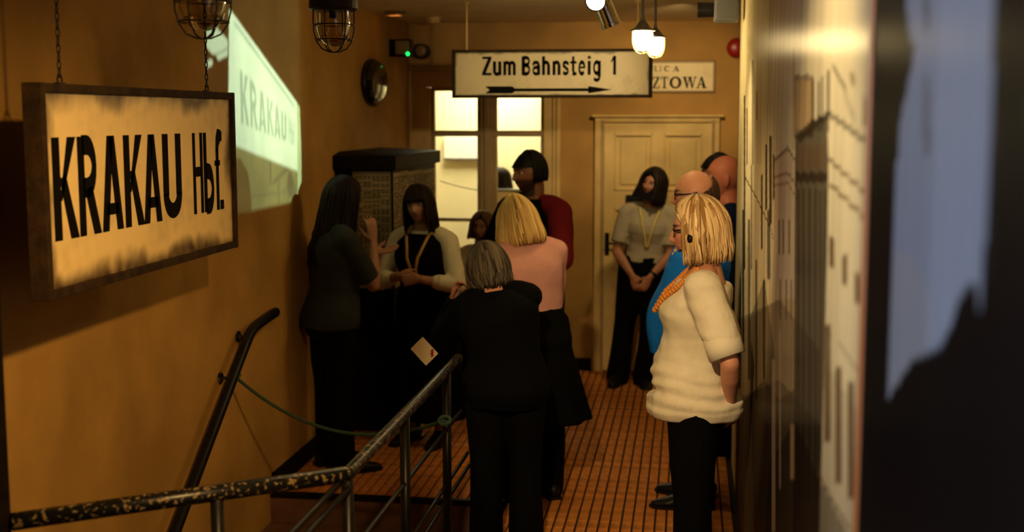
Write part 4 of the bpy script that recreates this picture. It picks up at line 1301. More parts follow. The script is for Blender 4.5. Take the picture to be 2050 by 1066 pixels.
    def hand(self, S, s):
        a = self.arm[s]
        k = self.H / 1.68 * (0.95 if self.sex == 'f' else 1.04)
        w, d, n = a['wr'], a['hd'], a['pn']
        th = np.cross(d, n) * s                      # towards the thumb
        S.tube([w - d * .02 * k, w + d * .025 * k, w + d * .055 * k, w + d * .085 * k], np.array((.024, .032, .039, .036)) * k, np.array((.019, .017, .014, .011)) * k, n=12, up=tuple(n))
        for j, (off, L) in enumerate(((.029, .070), (.010, .080), (-.010, .074), (-.028, .058))):
            c = math.radians(a['curl'] * (1 + .12 * j))
            base = w + d * .082 * k + th * off * k
            fan = (off / .03) * .10
            dirs = [nrm(d * math.cos(c * q) + n * math.sin(c * q) + th * fan) for q in (.6, 1.7, 2.6)]
            pts = [base - d * .015 * k, base]
            for dd, fr_ in zip(dirs, (.44, .31, .25)): pts.append(pts[-1] + dd * L * fr_ * k)
            S.tube(pts, np.array((.0095, .0095, .0088, .0080, .0066)) * k, n=8, dense=False)
        b = w + d * .020 * k + th * .024 * k
        t1 = nrm(d * .62 + th * .62 * a['thumb'] + n * .42)
        t2 = nrm(d * .85 + th * .25 * a['thumb'] + n * .45)
        S.tube([b - t1 * .01 * k, b, b + t1 * .034 * k, b + t1 * .034 * k + t2 * .030 * k, b + t1 * .034 * k + t2 * .055 * k], np.array((.014, .015, .0118, .0105, .0078)) * k, n=8, dense=False)

    def head_geo(self, S):
        n, m = 64, 48
        th = np.linspace(0.02, math.pi - .02, m)
        ph = np.linspace(0, 2 * np.pi, n, endpoint=False)
        T, Pp = np.meshgrid(th, ph, indexing='ij')
        d = np.stack([np.sin(T) * np.cos(Pp), np.sin(T) * np.sin(Pp), np.cos(T)], -1).reshape(-1, 3)
        a, b, c = .0745, .096, .1145
        p = d * np.array((a, b, c))
        x, y, z = p.T.copy()
        # jaw taper and face shortening
        low = np.clip(-z / c, 0, 1)
        x = x * (1 - .30 * low ** 1.4 - .02)
        y = np.where(y < 0, y * (1 - .42 * low ** 1.1), y * (1 - .04 * low))
        y = y + .004 * low
        x = x * (1 + .05 * np.clip(z / c, 0, 1) * (1 - np.clip(z / c, 0, 1)) * 4 * .5)
        fr = (y > 0).astype(float) * np.clip((y / b) * 1.6, 0, 1)
        G = lambda cx, cz, sx, sz: np.exp(-((np.abs(x) - cx) / sx) ** 2 - ((z - cz) / sz) ** 2)
        y = y + fr * (-.013 * G(.031, .006, .019, .012) + .005 * G(.026, .026, .022, .008) + .004 * G(.042, -.022, .018, .016)
                      + .007 * G(0, .004, .009, .020) + .013 * G(0, -.016, .010, .018) + .015 * G(0, -.030, .0125, .0095) + .006 * G(.011, -.032, .008, .007)
                      + .0065 * G(0, -.054, .021, .0048) + .006 * G(0, -.068, .018, .0055) - .005 * G(0, -.0612, .026, .0032) - .004 * G(0, -.078, .02, .006)
                      + .009 * G(0, -.097, .020, .014) - .003 * G(.05, -.05, .016, .022))
        q = np.stack([x, y, z], 1) * self.k
        q = q @ self.Rh.T + self.hc
        vs = np.concatenate([q])
        fs = []
        for i in range(m - 1):
            for k in range(n):
                k2 = (k + 1) % n
                fs.append((i * n + k, (i + 1) * n + k, (i + 1) * n + k2, i * n + k2))
        fs.append(tuple(range(n)))
        fs.append(tuple(range(m * n - 1, (m - 1) * n - 1, -1)))
        S.add(vs, fs)
        for s in (1, -1):
            S.ell(self.h2w((s * .073, -.004, -.010)), self.Rh @ rotm(0, s * 8, s * 22), np.array((.007, .017, .031)) * self.k, 12, 8)
            S.ell(self.h2w((s * .031, .0755, .0155)), self.Rh, np.array((.0150, .0095, .0052)) * self.k, 10, 8)
            S.ell(self.h2w((s * .031, .0755, -.0045)), self.Rh, np.array((.0140, .0085, .0042)) * self.k, 10, 8)

    def h2w(self, p):
        return self.hc + self.Rh @ (np.asarray(p, float) * self.k)

    def build(self, loc, face, label, skin=(.42, .20, .11), lip=(.30, .06, .05), brow=(.03, .015, .01), beard=0.0, roll=0.0, group=None, cat='person', voxel=.0052, iris=(.03, .015, .008)):
        H, f = self.H, self.sex == 'f'
        S = Soup()
        self.head_geo(S)
        nr = (.033 if f else .037) * H * (0.9 + .1 * self.W)
        nb = self.nb * H
        S.tube([nb - self.fr(.83) @ np.array((0, .005, .035)) * H, nb + self.fr(.85) @ np.array((0, .002, .01)) * H, self.h2w((0, -.028, -.085)), self.h2w((0, -.020, -.030))], [nr * 1.3, nr * 1.04, nr * .98, nr], n=16)
        S.add(*self.torso_rings(.465, .845, 0))
        for s in (1, -1):
            a = self.arm[s]
            mid = (a['sh'] + a['el']) / 2
            ra = (.92 if f else 1.08) * (0.6 + 0.4 * self.W)
            nk = self.spine(.83) * H + self.Rt @ np.array((s * .03 * H, -.006 * H, 0))
            S.tube([nk, nk * .5 + a['sh'] * .5 + self.Rt @ np.array((0, 0, .006)) * H, a['sh'] + self.Rt @ np.array((s * -.006, 0, -.002)) * H], np.array((.024, .028, .033)) * H * ra, n=12)
            S.tube([a['sh'], mid, a['el']], np.array((.032, .029, .0235)) * H * ra, n=14)
            e, w = a['el'], a['wr']
            S.tube([e, e * .68 + w * .32, e * .3 + w * .7, w], np.array((.0245, .0262, .0195, .0155)) * H * (.93 if f else 1.05) * (0.7 + .3 * self.W), np.array((.0235, .024, .017, .0125)) * H * (.93 if f else 1.05) * (0.7 + .3 * self.W), n=14, up=tuple(a['pn']))
            self.hand(S, s)
            g = self.leg[s]
            kw = .6 + .4 * self.W
            S.tube([g['hip'] + np.array((0, 0, .03)) * H, g['hip'] * .6 + g['kn'] * .4, g['kn']], np.array((.056, .050, .036)) * H * kw, n=16)
            S.tube([g['kn'], g['kn'] * .66 + g['an'] * .34 - g['toe'] * .008 * H, g['kn'] * .25 + g['an'] * .75, g['an']], np.array((.036, .036, .0235, .0205)) * H * kw, n=14)
            S.tube([g['an'] - g['toe'] * .018 * H - np.array((0, 0, .012)) * H, g['an'] + g['toe'] * .03 * H - np.array((0, 0, .014)) * H, g['an'] + g['toe'] * .075 * H - np.array((0, 0, .025)) * H, g['an'] + g['toe'] * .105 * H - np.array((0, 0, .028)) * H],
                   np.array((.019, .022, .025, .019)) * H, np.array((.020, .020, .012, .009)) * H, n=12, up=(0, 0, 1))
        V, F = S.arrays()
        me = remesh(V, F, voxel, 2, .45)
        o = bpy.data.objects.new('person', me)
        COL.objects.link(o)
        me.name = 'person'
        me.materials.clear()
        me.materials.append(M_skinv)
        me.polygons.foreach_set('use_smooth', np.ones(len(me.polygons), bool))
        co = np.empty(len(me.vertices) * 3)
        me.vertices.foreach_get('co', co)
        co = co.reshape(-1, 3)
        h = ((co - self.hc) @ self.Rh) / self.k
        col = np.tile(np.array(skin), (len(co), 1)) * (1 + .06 * pnoise(co, 40, 3, 2))[:, None]
        hx, hy, hz = h.T
        inh = (np.linalg.norm(h / np.array((.1, .13, .135)), axis=1) < 1) & (hy > .03)
        G = lambda cx, cz, sx, sz: np.exp(-((np.abs(hx) - cx) / sx) ** 2 - ((hz - cz) / sz) ** 2) * inh
        for k_, c_ in ((np.clip(G(0, -.060, .022, .0095) * 1.6, 0, 1) * .8, lip), (G(.043, -.028, .022, .02) * .25, (.5, .12, .08)), (np.clip(G(.031, .027, .016, .0042) * 2.0, 0, 1), brow), (np.clip(G(0, -.035, .012, .006), 0, 1) * .15, (.1, .03, .02))):
            col = col * (1 - k_[:, None]) + np.array(c_) * k_[:, None]
        if beard:
            inb = (np.linalg.norm(h / np.array((.1, .13, .14)), axis=1) < 1)
            kb = (smoothstep(-.022, -.048, hz) * (hy > .0) * inb) * beard * (1 - np.clip(G(0, -.060, .018, .008) * 1.5, 0, 1))
            kb = np.clip(kb, 0, 1)[:, None]
            col = col * (1 - kb) + np.array(brow) * 1.2 * kb
        set_col(o, np.clip(col, 0, 1))
        o.location = loc
        o.rotation_euler = (0, math.radians(roll), math.radians(face)) if not roll else (0, 0, 0)
        if roll:
            o.rotation_euler = (Matrix.Rotation(math.radians(roll), 3, 'Y') @ Matrix.Rotation(math.radians(face), 3, 'Z')).to_euler()
        tag(o, label, cat, group)
        self.o = o
        # eyes
        for s in (1, -1):
            sp = Soup()
            sp.ell((0, 0, 0), np.eye(3), (.0118, .0118, .0118), 16, 12)
            v, ff = sp.arrays()
            cc = np.tile(np.array((.55, .50, .45)), (len(v), 1))
            dr = v / np.linalg.norm(v, axis=1)[:, None]
            cc[dr[:, 1] > .80] = iris
            cc[dr[:, 1] > .93] = (.004, .004, .004)
            ob = mesh_obj('eye', (v * self.k) @ self.Rh.T + self.h2w((s * .031, .0705, .0055)), ff, M_eye, o, smooth=True)
            set_col(ob, cc)
        return o

    # -------------------------------------------------------------- clothes
    def _fin(self, name, S, m, voxel=.008, smooth=3, folds=None, parent=None, ratio=.6):
        V, F = S.arrays()
        me = remesh(V, F, voxel, smooth, ratio)
        if folds:
            n = len(me.vertices)
            co = np.empty(n * 3); me.vertices.foreach_get('co', co); co = co.reshape(-1, 3)
            no = np.empty(n * 3); me.vertex_normals.foreach_get('vector', no); no = no.reshape(-1, 3)
            co = co + no * folds(co)[:, None]
            me.vertices.foreach_set('co', co.ravel())
            me.update()
        me.name = name
        me.materials.clear(); me.materials.append(m)
        me.polygons.foreach_set('use_smooth', np.ones(len(me.polygons), bool))
        ob = bpy.data.objects.new(name, me)
        COL.objects.link(ob)
        ob.parent = parent or self.o
        return ob

    def folds_std(self, amp=.004, seed=1, horiz=1.0):
        def fn(co):
            p = co * np.array((1, 1, 1 + 1.2 * horiz))
            n1 = pnoise(p, 16, seed, 3)
            n2 = 1 - np.abs(pnoise(p, 9, seed + 9, 2)) * 2
            return amp * (n1 * .8 + .7 * np.clip(n2, -.5, 1) - .2)
        return fn

    def top(self, name, m, hem=.50, neck=.835, sleeve=1.0, inf=.010, sinf=.009, mod=None, folds=None, cuff=None, sides=(1, -1), shcap=True, seed=1):
        H = self.H
        S = Soup()
        S.add(*self.torso_rings(hem, neck, inf, mod=mod, m=40))
        f = self.sex == 'f'
        ra = (.92 if f else 1.08) * (0.6 + 0.4 * self.W)
        for s in sides:
            a = self.arm[s]
            if shcap:
                nk = self.spine(min(.83, neck)) * H + self.Rt @ np.array((s * (.03 + max(0, .835 - neck) * 1.4) * H, -.006 * H, -.004 * H))
                S.tube([nk, nk * .5 + a['sh'] * .5 + self.Rt @ np.array((0, 0, .004)) * H, a['sh']], np.array((.022, .030, .034)) * H * ra + sinf, n=14)
            if sleeve <= 0: continue
            r0, r1 = .033 * H * ra + sinf, .0265 * H * ra + sinf * 1.25
            u = min(sleeve, 1.0)
            end = a['sh'] * (1 - u) + a['el'] * u
            mid = (a['sh'] + end) / 2
            S.tube([a['sh'], mid, end], [r0, r0 * .52 + r1 * .48, r1], n=16, rc=sleeve > 1)
            if sleeve > 1:
                u = min(sleeve - 1, 1)
                e = a['el']
                w = a['el'] * (1 - u) + a['wr'] * u
                r2 = (.0195 * (1 - u) + .016 * u + .004) * H * (.93 if f else 1.05) + sinf
                S.tube([e, (e + w) / 2, w], [r1, (r1 + r2) / 2 + .002, r2], n=16)
        ob = self._fin(name, S, m, folds=folds or self.folds_std(.0035, seed))
        if cuff:
            cm, cl = cuff
            for s in sides:
                a = self.arm[s]
                if sleeve <= 1:
                    e = a['sh'] * (1 - sleeve) + a['el'] * sleeve
                    dd = nrm(a['el'] - a['sh'])
                    r = .0265 * H * ra + sinf * 1.25
                else:
                    u = sleeve - 1
                    e = a['el'] * (1 - u) + a['wr'] * u
                    dd = nrm(a['wr'] - a['el'])
                    r = (.0195 * (1 - u) + .016 * u + .004) * H * (.93 if f else 1.05) + sinf
                mb = MB()
                mb.tube([e - dd * cl, e - dd * cl * .5, e + dd * .004], [r * 1.0, r * 1.03, r * 1.02], 22)
                mb.build('cuff', cm, ob, smooth=True)
        return ob

    def trousers(self, m, waist=.60, inf=.010, flare=.0, length=1.0, mod=None, seed=4, name='trousers', tinf=None):
        H = self.H
        S = Soup()
        S.add(*self.torso_rings(.465, waist, inf if tinf is None else tinf, mod=mod, m=18))
        kw = .6 + .4 * self.W
        for s in (1, -1):
            g = self.leg[s]
            e = g['kn'] * (1 - length) + g['an'] * length - np.array((0, 0, .012 * H * (length > .9)))
            S.tube([g['hip'] + np.array((0, 0, .04 if tinf is None else -.022)) * H, g['hip'] - np.array((0, 0, 0 if tinf is None else .045)) * H, g['hip'] * .55 + g['kn'] * .45, g['kn']], np.array((.058, .060, .053, .040)) * H * kw + inf, n=18)
            S.tube([g['kn'], g['kn'] * .6 + e * .4, e], np.array((.040, .040, .034 + flare)) * H * kw + inf, n=18)
        return self._fin(name, S, m, .010, folds=self.folds_std(.004, seed, -.3))

    def skirt(self, m, waist=.60, hem=.28, hw=.15, hd=.13, inf=.012, seed=5, pleats=10, shift=(0, 0), name='skirt'):
        H = self.H
        S = Soup()
        A = np.array(self.sec)
        rings = []
        n = 44
        ang = np.linspace(0, 2 * np.pi, n, endpoint=False)
        zz = np.linspace(waist, hem, 26)
        for z in zz:
            if z > .50:
                w, f, b = [np.interp(z, A[:, 0], A[:, k]) for k in (1, 2, 3)]
                f += self.belly * math.exp(-((z - self.bz) / .075) ** 2); b += self.butt * math.exp(-((z - .51) / .04) ** 2)
                w, f, b = w * self.W, f * self.W, b * self.W
                c = self.spine(z)
                last = (w, f, b, c)
            else:
                t = (.50 - z) / (.50 - hem)
                w0, f0, b0, c0 = last
                w, f, b = w0 + (hw - w0) * t, f0 + (hd - f0) * t, b0 + (hd - b0) * t
                c = np.array((c0[0] + shift[0] * t, c0[1] + shift[1] * t, z))
            t = max(0, (.52 - z) / (.52 - hem))
            rip = 1 + .05 * t * np.sin(ang * pleats + 1.3)
            e = 2 / 2.2
            cx = np.sign(np.cos(ang)) * np.abs(np.cos(ang)) ** e * (w * H + inf) * rip
            sy = np.sin(ang)
            cy = np.sign(sy) * np.abs(sy) ** e * np.where(sy > 0, f * H + inf, b * H + inf) * rip
            R = self.fr(z) if z > .5 else np.eye(3)
            rings.append(c * H + np.stack([cx, cy, 0 * cx], 1) @ R.T)
        m_ = len(zz)
        fs = []
        for i in range(m_ - 1):
            for k in range(n):
                k2 = (k + 1) % n
                fs.append((i * n + k, (i + 1) * n + k, (i + 1) * n + k2, i * n + k2))
        fs.append(tuple(range(n)))
        fs.append(tuple(range(m_ * n - 1, (m_ - 1) * n - 1, -1)))
        S.add(np.concatenate(rings), fs)
        return self._fin(name, S, m, .010, folds=self.folds_std(.003, seed, -.4))

    def shoes(self, m, sole=None, low=False):
        H = self.H
        for s in (1, -1):
            g = self.leg[s]
            a, t = g['an'], g['toe']
            z = np.array((0, 0, 1.0))
            S = Soup()
            b = a.copy(); b[2] = 0
            S.tube([b - t * .030 * H + z * .026 * H, b + z * .030 * H, b + t * .05 * H + z * .024 * H, b + t * .09 * H + z * .017 * H, b + t * .122 * H + z * .013 * H],
                   np.array((.023, .026, .028, .029, .019)) * H, np.array((.026, .028, .022, .016, .012)) * H, n=14, up=(0, 0, 1))
            if not low: S.tube([b + z * .03 * H - t * .01 * H, b + z * .062 * H - t * .012 * H], [.029 * H, .027 * H], n=12, dense=False)
            ob = self._fin('shoe', S, m, .007, ratio=.5)
            mb = MB()
            sd = np.cross(t, z)
            prof = [(-.052, .022), (-.02, .027), (.05, .029), (.10, .029), (.135, .018), (.145, 0)]
            poly = [b + t * u * H + sd * v * H for u, v in prof] + [b + t * u * H - sd * v * H for u, v in prof[::-1][1:]]
            mb.add([p + z * .0 for p in poly] + [p + z * .016 for p in poly], [tuple(range(len(poly))), tuple(range(2 * len(poly) - 1, len(poly) - 1, -1))] + [(i, len(poly) + i, len(poly) + (i + 1) % len(poly), (i + 1) % len(poly)) for i in range(len(poly))])
            mb.build('sole', sole or m, ob)

    # -------------------------------------------------------------- hair
    def hair(self, cols, length=.12, vol=.012, flare=0.0, bangs=None, part=0.0, sweep=62, face_gap=58, locks=170, wave=.004, curlin=0.0, lift=0.0, back_only=None, seed=1, width=.014, hang_back=0.0, name='hair', top=8, fringe_z=.045, cone=0.0):
        """hair = shell + many tapered locks. length: metres (head units) the hair hangs below ear level"""
        r = np.random.default_rng(seed)
        amin = (back_only[2] if back_only else 0)
        a, b, c = .0765 + vol, .099 + vol, .117 + vol * (1.0 + lift)

        def path(ph0, L, jit, n=13, out=0.0):
            sg = 1 if ph0 >= 0 else -1
            ap = abs(ph0)
            pts = []
            isb = bangs is not None and ap < face_gap
            tend = 1.0
            for i in range(n):
                t = i / (n - 1)
                th = math.radians(top + (92 - top) * min(1, t * 1.55)) if L > .01 else math.radians(top + (88 + L * 1000 - top) * t)
                drop = max(0, t - .645) / .355 * L if L > .01 else 0
                if isb:
                    th = math.radians(top + (bangs - top) * t)
                    drop = 0
                    p = ap
                elif back_only:
                    p = ap
                else:
                    p = ap + max(0, face_gap + 14 * (1 - ap / face_gap) * 0 - ap) * float(smoothstep(.12, .55, t)) if ap < face_gap else ap
                if back_only:
                    b0 = back_only[0] + ((back_only[3] - back_only[0]) * (1 - (ap - amin) / (180 - amin)) ** .7 if len(back_only) > 3 else 0)
                    th = math.radians(b0 + (back_only[1] - b0) * t)
                ph = math.radians(sg * p + jit[0] * (1 - .5 * t))
                k = 1 + out
                cz = cone * (1 - math.sin(th)) if cone else 0
                x, y, z = math.sin(ph) * math.sin(th) * a * k, math.cos(ph) * math.sin(th) * b * k, math.cos(th) * c * k
                if cone: x, y = x * (1 - cone * max(0, math.cos(th))), y * (1 - cone * max(0, math.cos(th)))
                if not isb and not back_only:
                    fl = (flare * (drop / max(L, .01)) - curlin * max(0, drop / max(L, .01) - .55) ** 2 * 4) if L > .01 else 0
                    x += math.sin(ph) * fl
                    y += math.cos(ph) * fl - hang_back * drop
                    z -= drop
                x += wave * math.sin(7 * t + jit[1]) * t
                y += wave * math.cos(6 * t + jit[2]) * t
                pts.append((x + part * max(0, 1 - 1.6 * t), y, z))
            return np.array(pts)
        amin = (back_only[2] if back_only else 0)
        # shell
        S = MB()
        phs = np.concatenate([np.linspace(-180, -amin, 45), np.linspace(amin, 180, 45)[0 if amin else 1:]])
        G = [path(p, length * .96, (0, 0, 0), out=-.045) for p in phs]
        if amin:
            blocks = [G[:45], G[45:]]
        else:
            blocks = [G]
        shell_v, shell_f, cols_v = [], [], []
        for B in blocks:
            n0 = len(shell_v)
            m = len(B[0])
            for q in B: shell_v += [tuple(p) for p in q]
            for i in range(len(B) - 1):
                for j in range(m - 1):
                    shell_f.append((n0 + i * m + j, n0 + (i + 1) * m + j, n0 + (i + 1) * m + j + 1, n0 + i * m + j + 1))
        cols_v = [np.array(cols[0]) * .6] * len(shell_v)
        V, F, C = list(shell_v), list(shell_f), list(cols_v)
        for i in range(locks):
            ph0 = r.uniform(amin, 180) * (1 if r.random() < .5 else -1)
            pts = path(ph0, length * r.uniform(.86, 1.06), (r.normal() * 3, r.uniform(0, 6), r.uniform(0, 6)), out=r.uniform(-.03, .05))
            wd = width * r.uniform(.6, 1.3)
            tt = np.linspace(0, 1, len(pts))
            rad = wd * (.55 + .45 * np.sin(np.pi * np.clip(tt * 1.15 + .12, 0, 1))) * (1 - .55 * smoothstep(.8, 1, tt))
            cen = np.array((0, 0, pts[len(pts) // 2][2] * .3))
            v, f = tube_geo(pts, rad, rad * .38, 6, True, None)
            n0 = len(V)
            V += [tuple(p) for p in v]
            F += [tuple(q + n0 for q in qq) for qq in f]
            u = r.random()
            cc = np.array(cols[0]) * (1 - u) + np.array(cols[1]) * u
            C += [cc * r.uniform(.75, 1.2)] * len(v)
        V = np.array(V) * self.k @ self.Rh.T + self.hc
        ob = mesh_obj(name, V, F, M_hair, self.o, smooth=True)
        set_col(ob, np.clip(np.array(C), 0, 1))
        return ob

    def headset(self, side=1, band=False, at=(.083, -.006, -.012), sz=1.0):
        mb = MB()
        p = np.array((side * at[0], at[1], at[2]))
        v, f = tube_geo([p - (side * .010, 0, 0), p + (side * .010, 0, 0)], .034 * sz, .024 * sz, 14, True, (0, 1, 0), True)
        mb.add(v * self.k @ self.Rh.T + self.hc, f)
        pts = [(side * .085, .012, -.035), (side * .078, .045, -.055), (side * .062, .075, -.066)]
        v, f = tube_geo(pts, .004, .004, 6)
        mb.add(v * self.k @ self.Rh.T + self.hc, f)
        if band:
            pts = [(side * .083 * math.cos(t) * 1.02, -.006, .126 * math.sin(t)) for t in np.linspace(0, math.pi, 15)]
            v, f = tube_geo(pts, .005, .009, 6)
            mb.add(v * self.k @ self.Rh.T + self.hc, f)
        return mb.build('headset', M_metal_blk, self.o, smooth=True)

    def glasses(self, m=None):
        mb = MB()
        for s in (1, -1):
            pts = [(s * (.031 + .0215 * math.cos(t)), .094 - .004 * abs(math.cos(t)), .004 + .0165 * math.sin(t)) for t in np.linspace(0, 2 * math.pi, 19)]
            v, f = tube_geo(pts, .0022, .0022, 6)
            mb.add(v * self.k @ self.Rh.T + self.hc, f)
            pts = [(s * .053, .090, .010), (s * .072, .070, .012), (s * .0785, .02, .012), (s * .0795, -.012, .006)]
            v, f = tube_geo(pts, .0022, .0038, 6)
            mb.add(v * self.k @ self.Rh.T + self.hc, f)
        v, f = tube_geo([(-.010, .096, .009), (0, .099, .011), (.010, .096, .009)], .002, .002, 6)
        mb.add(v * self.k @ self.Rh.T + self.hc, f)
        return mb.build('glasses', m or M_metal_blk, self.o, smooth=True)

    def torso_pt(self, z, ang, off=.014, mod=None):
        """point on the clothed torso surface: z fraction, angle from front in degrees (+ = right)"""
        H = self.H
        A = np.array(self.sec)
        w, f, b = [np.interp(z, A[:, 0], A[:, k]) for k in (1, 2, 3)]
        kw = 1 + (self.W - 1) * (1 - float(smoothstep(.76, .84, z)))
        w *= kw
        f = f * (1 + (kw - 1) * .8) + self.belly * math.exp(-((z - self.bz) / .075) ** 2) + self.bust * math.exp(-((z - .725) / .036) ** 2)
        if mod: w, f, b = mod(z, w, f, b)
        t = math.radians(ang)
        x, y = math.sin(t), math.cos(t)
        e = 2 / 2.35
        return self.spine(z) * H + self.fr(z) @ np.array((np.sign(x) * abs(x) ** e * (w * H + off), np.sign(y) * abs(y) ** e * ((f if y > 0 else b) * H + off), 0))

    def lanyard(self, m, zb=.62, off=.022, mod=None, spread=24):
        mb = MB()
        for s in (1, -1):
            pts = [self.torso_pt(z, s * a, off, mod) for z, a in ((.835, 50), (.81, 25), (.78, 14), (.74, 8), (.70, 4), (.66, 2), (zb, .5))]
            v, f = tube_geo(pts, .0095, .0016, 6, True, tuple(self.Rt @ np.array((0, 1, 0.2))))
            mb.add(v, f)
        return mb.build('lanyard', m, self.o, smooth=True)

# ------------------------------------------------------------------ the cast
def cloth(name, c, rough=.85, vary=.06, bump=.25, bs=350, sheen=0.0):
    return mat(name, c, rough, vary=vary, scale=9, bump=bump, bscale=bs, spec=.08, sheen=sheen)


C_black = cloth('black_cloth', (.0022, .0020, .0022))
C_black2 = cloth('charcoal_cloth', (.0035, .0032, .0032))
C_grey = cloth('grey_green_tshirt', (.034, .036, .032))
C_cream = cloth('cream_shirt', (.80, .70, .50))
C_white = cloth('white_blouse', (.74, .66, .50), bump=.2)
C_pink = cloth('pink_knit', (.66, .33, .28), bump=.3, bs=500)
C_maroon = cloth('maroon_sleeve', (.15, .010, .012))
C_blue = cloth('blue_jacket', (.012, .19, .78), rough=.6)
C_navy = cloth('navy_cloth', (.006, .014, .05))
C_leather = mat('black_leather', (.006, .005, .004), .45, spec=.25)
C_lany = mat('orange_lanyard', (.62, .34, .07), .6)
C_lany2 = mat('yellow_lanyard', (.55, .42, .12), .6)
SK = (.42, .20, .11)
SKP = (.55, .25, .15)

# 1 guide in profile on the left
p = Person(1.70, 'f', lean=4, W=1.14, head=(4, -6, 0), arms={
    'R': dict(w=(.065, .125, .790), pole=(.25, -.2, -1), hd=(.05, -.12, 1), pn=(-1, -.2, 0), curl=14),
    'L': dict(w=(-.05, .175, .735), pole=(-.5, -.1, -1), hd=(.10, 1, .16), pn=(.2, 0, 1), curl=8)})
p.build((-2.025, 6.93, 0), -54, 'person with long dark hair in grey t-shirt gesturing with both hands', SK)
p.top('t_shirt', C_grey, hem=.50, sleeve=.86, inf=.024, sinf=.018, seed=11)
p.trousers(C_black2, waist=.53, flare=.004, inf=.008, seed=12)
p.shoes(C_leather)
p.hair([(.010, .006, .004), (.022, .012, .007)], length=.36, vol=.016, flare=.02, face_gap=62, locks=190, hang_back=.10, seed=2, top=6)

# 2 woman in a dark vest, hands joined
p = Person(1.62, 'f', lean=3, W=1.04, bust=.010, head=(4, 0, 7), arms={
    'R': dict(w=(.045, .125, .668), pole=(1, -.5, -.5), hd=(-.95, .25, -.12), pn=(0, -1, -.1), curl=30),
    'L': dict(w=(-.045, .140, .662), pole=(-1, -.5, -.5), hd=(.95, .22, -.15), pn=(0, -1, -.1), curl=34)})
p.build((-1.625, 7.62, 0), 165, 'dark fringed person in dark vest over cream sleeves with orange lanyard', SK)
p.top('shirt', C_cream, hem=.50, sleeve=1.52, inf=.008, sinf=.014, cuff=(C_cream, .04), seed=21)
vm = lambda z, w, f, b: (w * 1.0, f, b)
p.top('vest', C_black, hem=.50, neck=.825, sleeve=0, inf=.019, sinf=.010, seed=22)
p.skirt(C_black, waist=.60, hem=.10, hw=.15, hd=.12, inf=.022, seed=23)
p.shoes(C_leather)
p.hair([(.010, .006, .004), (.024, .013, .008)], length=.17, vol=.018, flare=.012, bangs=77, face_gap=52, locks=210, curlin=.01, seed=3)
p.lanyard(C_lany, zb=.655, off=.030)
_vest = p

# 3 seated person by the window
p = Person(1.60, 'f', lean=4, pelvis=(0, 0, .360), head=(-10, 4, -4), legs={'R': dict(hip=86, knee=86), 'L': dict(hip=86, knee=86)}, arms={
    'R': dict(w=(.06, .22, .39), pole=(.6, -1, -.3), hd=(-.3, 1, -.2), pn=(0, 0, -1), curl=22),
    'L': dict(w=(-.06, .22, .39), pole=(-.6, -1, -.3), hd=(.3, 1, -.2), pn=(0, 0, -1), curl=22)})
p.build((-1.535, 9.36, 0), 176, 'person with brown hair in a pale top seated below the window', (.40, .19, .11))
p.top('top', C_cream, hem=.30 + .20, sleeve=1.9, inf=.010, sinf=.012, seed=31)
p.trousers(C_black2, waist=.58, seed=32)
p.shoes(C_leather)
p.hair([(.10, .045, .018), (.20, .10, .045)], length=.085, vol=.018, flare=.012, face_gap=56, locks=180, seed=4, part=.01)

b = empty('bench', (-1.50, 9.52, 0))
MB().box((-0.50, -0.20, 0.42), (0.46, 0.20, 0.462), 0.008).build('seat', M_wood_dark, b)
for sx in (-0.44, 0.40):
    for sy in (-0.16, 0.13): MB().box((sx, sy, 0.0), (sx + 0.045, sy + 0.045, 0.42), 0.004).build('leg', M_wood_dark, b)
MB().box((-0.44, -0.02, 0.14), (0.44, 0.02, 0.18), 0.004).build('stretcher', M_wood_dark, b)
tag(b, 'dark wooden bench below the window under the seated person', 'bench')

# 4 grey haired woman in black, back to the camera
p = Person(1.485, 'f', lean=12, side=-10, W=1.22, butt=.008, back=.012, head=(18, -14, -9), headk=1.06, neck=.25, shw=.92, arms={
    'L': dict(w=(-.172, .120, .782), pole=(-.25, -.1, -1), hd=(.22, .05, 1), pn=(.8, -.5, 0), curl=38),
    'R': dict(w=(-.155, .140, .640), pole=(.4, -.3, -1), hd=(-1, .12, .05), pn=(0, -.3, 1), curl=40)})
p.build((-.845, 5.78, 0), 8, 'grey haired person in black in the foreground, hand raised to face', SKP)
p.top('tunic', C_black, hem=.42, neck=.828, sleeve=1.92, inf=.022, sinf=.018, seed=41)
p.trousers(C_black, flare=.01, inf=.014, seed=42)
p.shoes(C_leather)
p.hair([(.030, .023, .016), (.17, .135, .09)], length=.088, vol=.026, flare=-.006, face_gap=60, locks=320, wave=.008, curlin=.012, seed=5, width=.012)
p.build_collar = MB()
v, f = tube_geo([p.spine(.822) * p.H, p.spine(.836) * p.H], .062, .058, 24, False)
p.build_collar.add(v, f)
_grey = p
lf = empty('leaflet', (-1.252, 5.82, 0.932))
lf.rotation_euler = (math.radians(-14), math.radians(-45), math.radians(6))
MB().box((-0.042, -0.0008, -0.062), (0.042, 0.0008, 0.050)).build('paper_sheet', mat('leaflet_paper', (.86, .72, .46), .7), lf)
mb = MB()
for q in ((.012, -.046, .030, -.034), (.022, -.038, .038, -.026), (.006, -.054, .022, -.045)): mb.box((q[0], -0.0014, q[1]), (q[2], -0.0008, q[3]))
mb.build('red_print', M_red, lf)
tag(lf, 'small cream leaflet with red print held out by the grey haired person', 'leaflet')

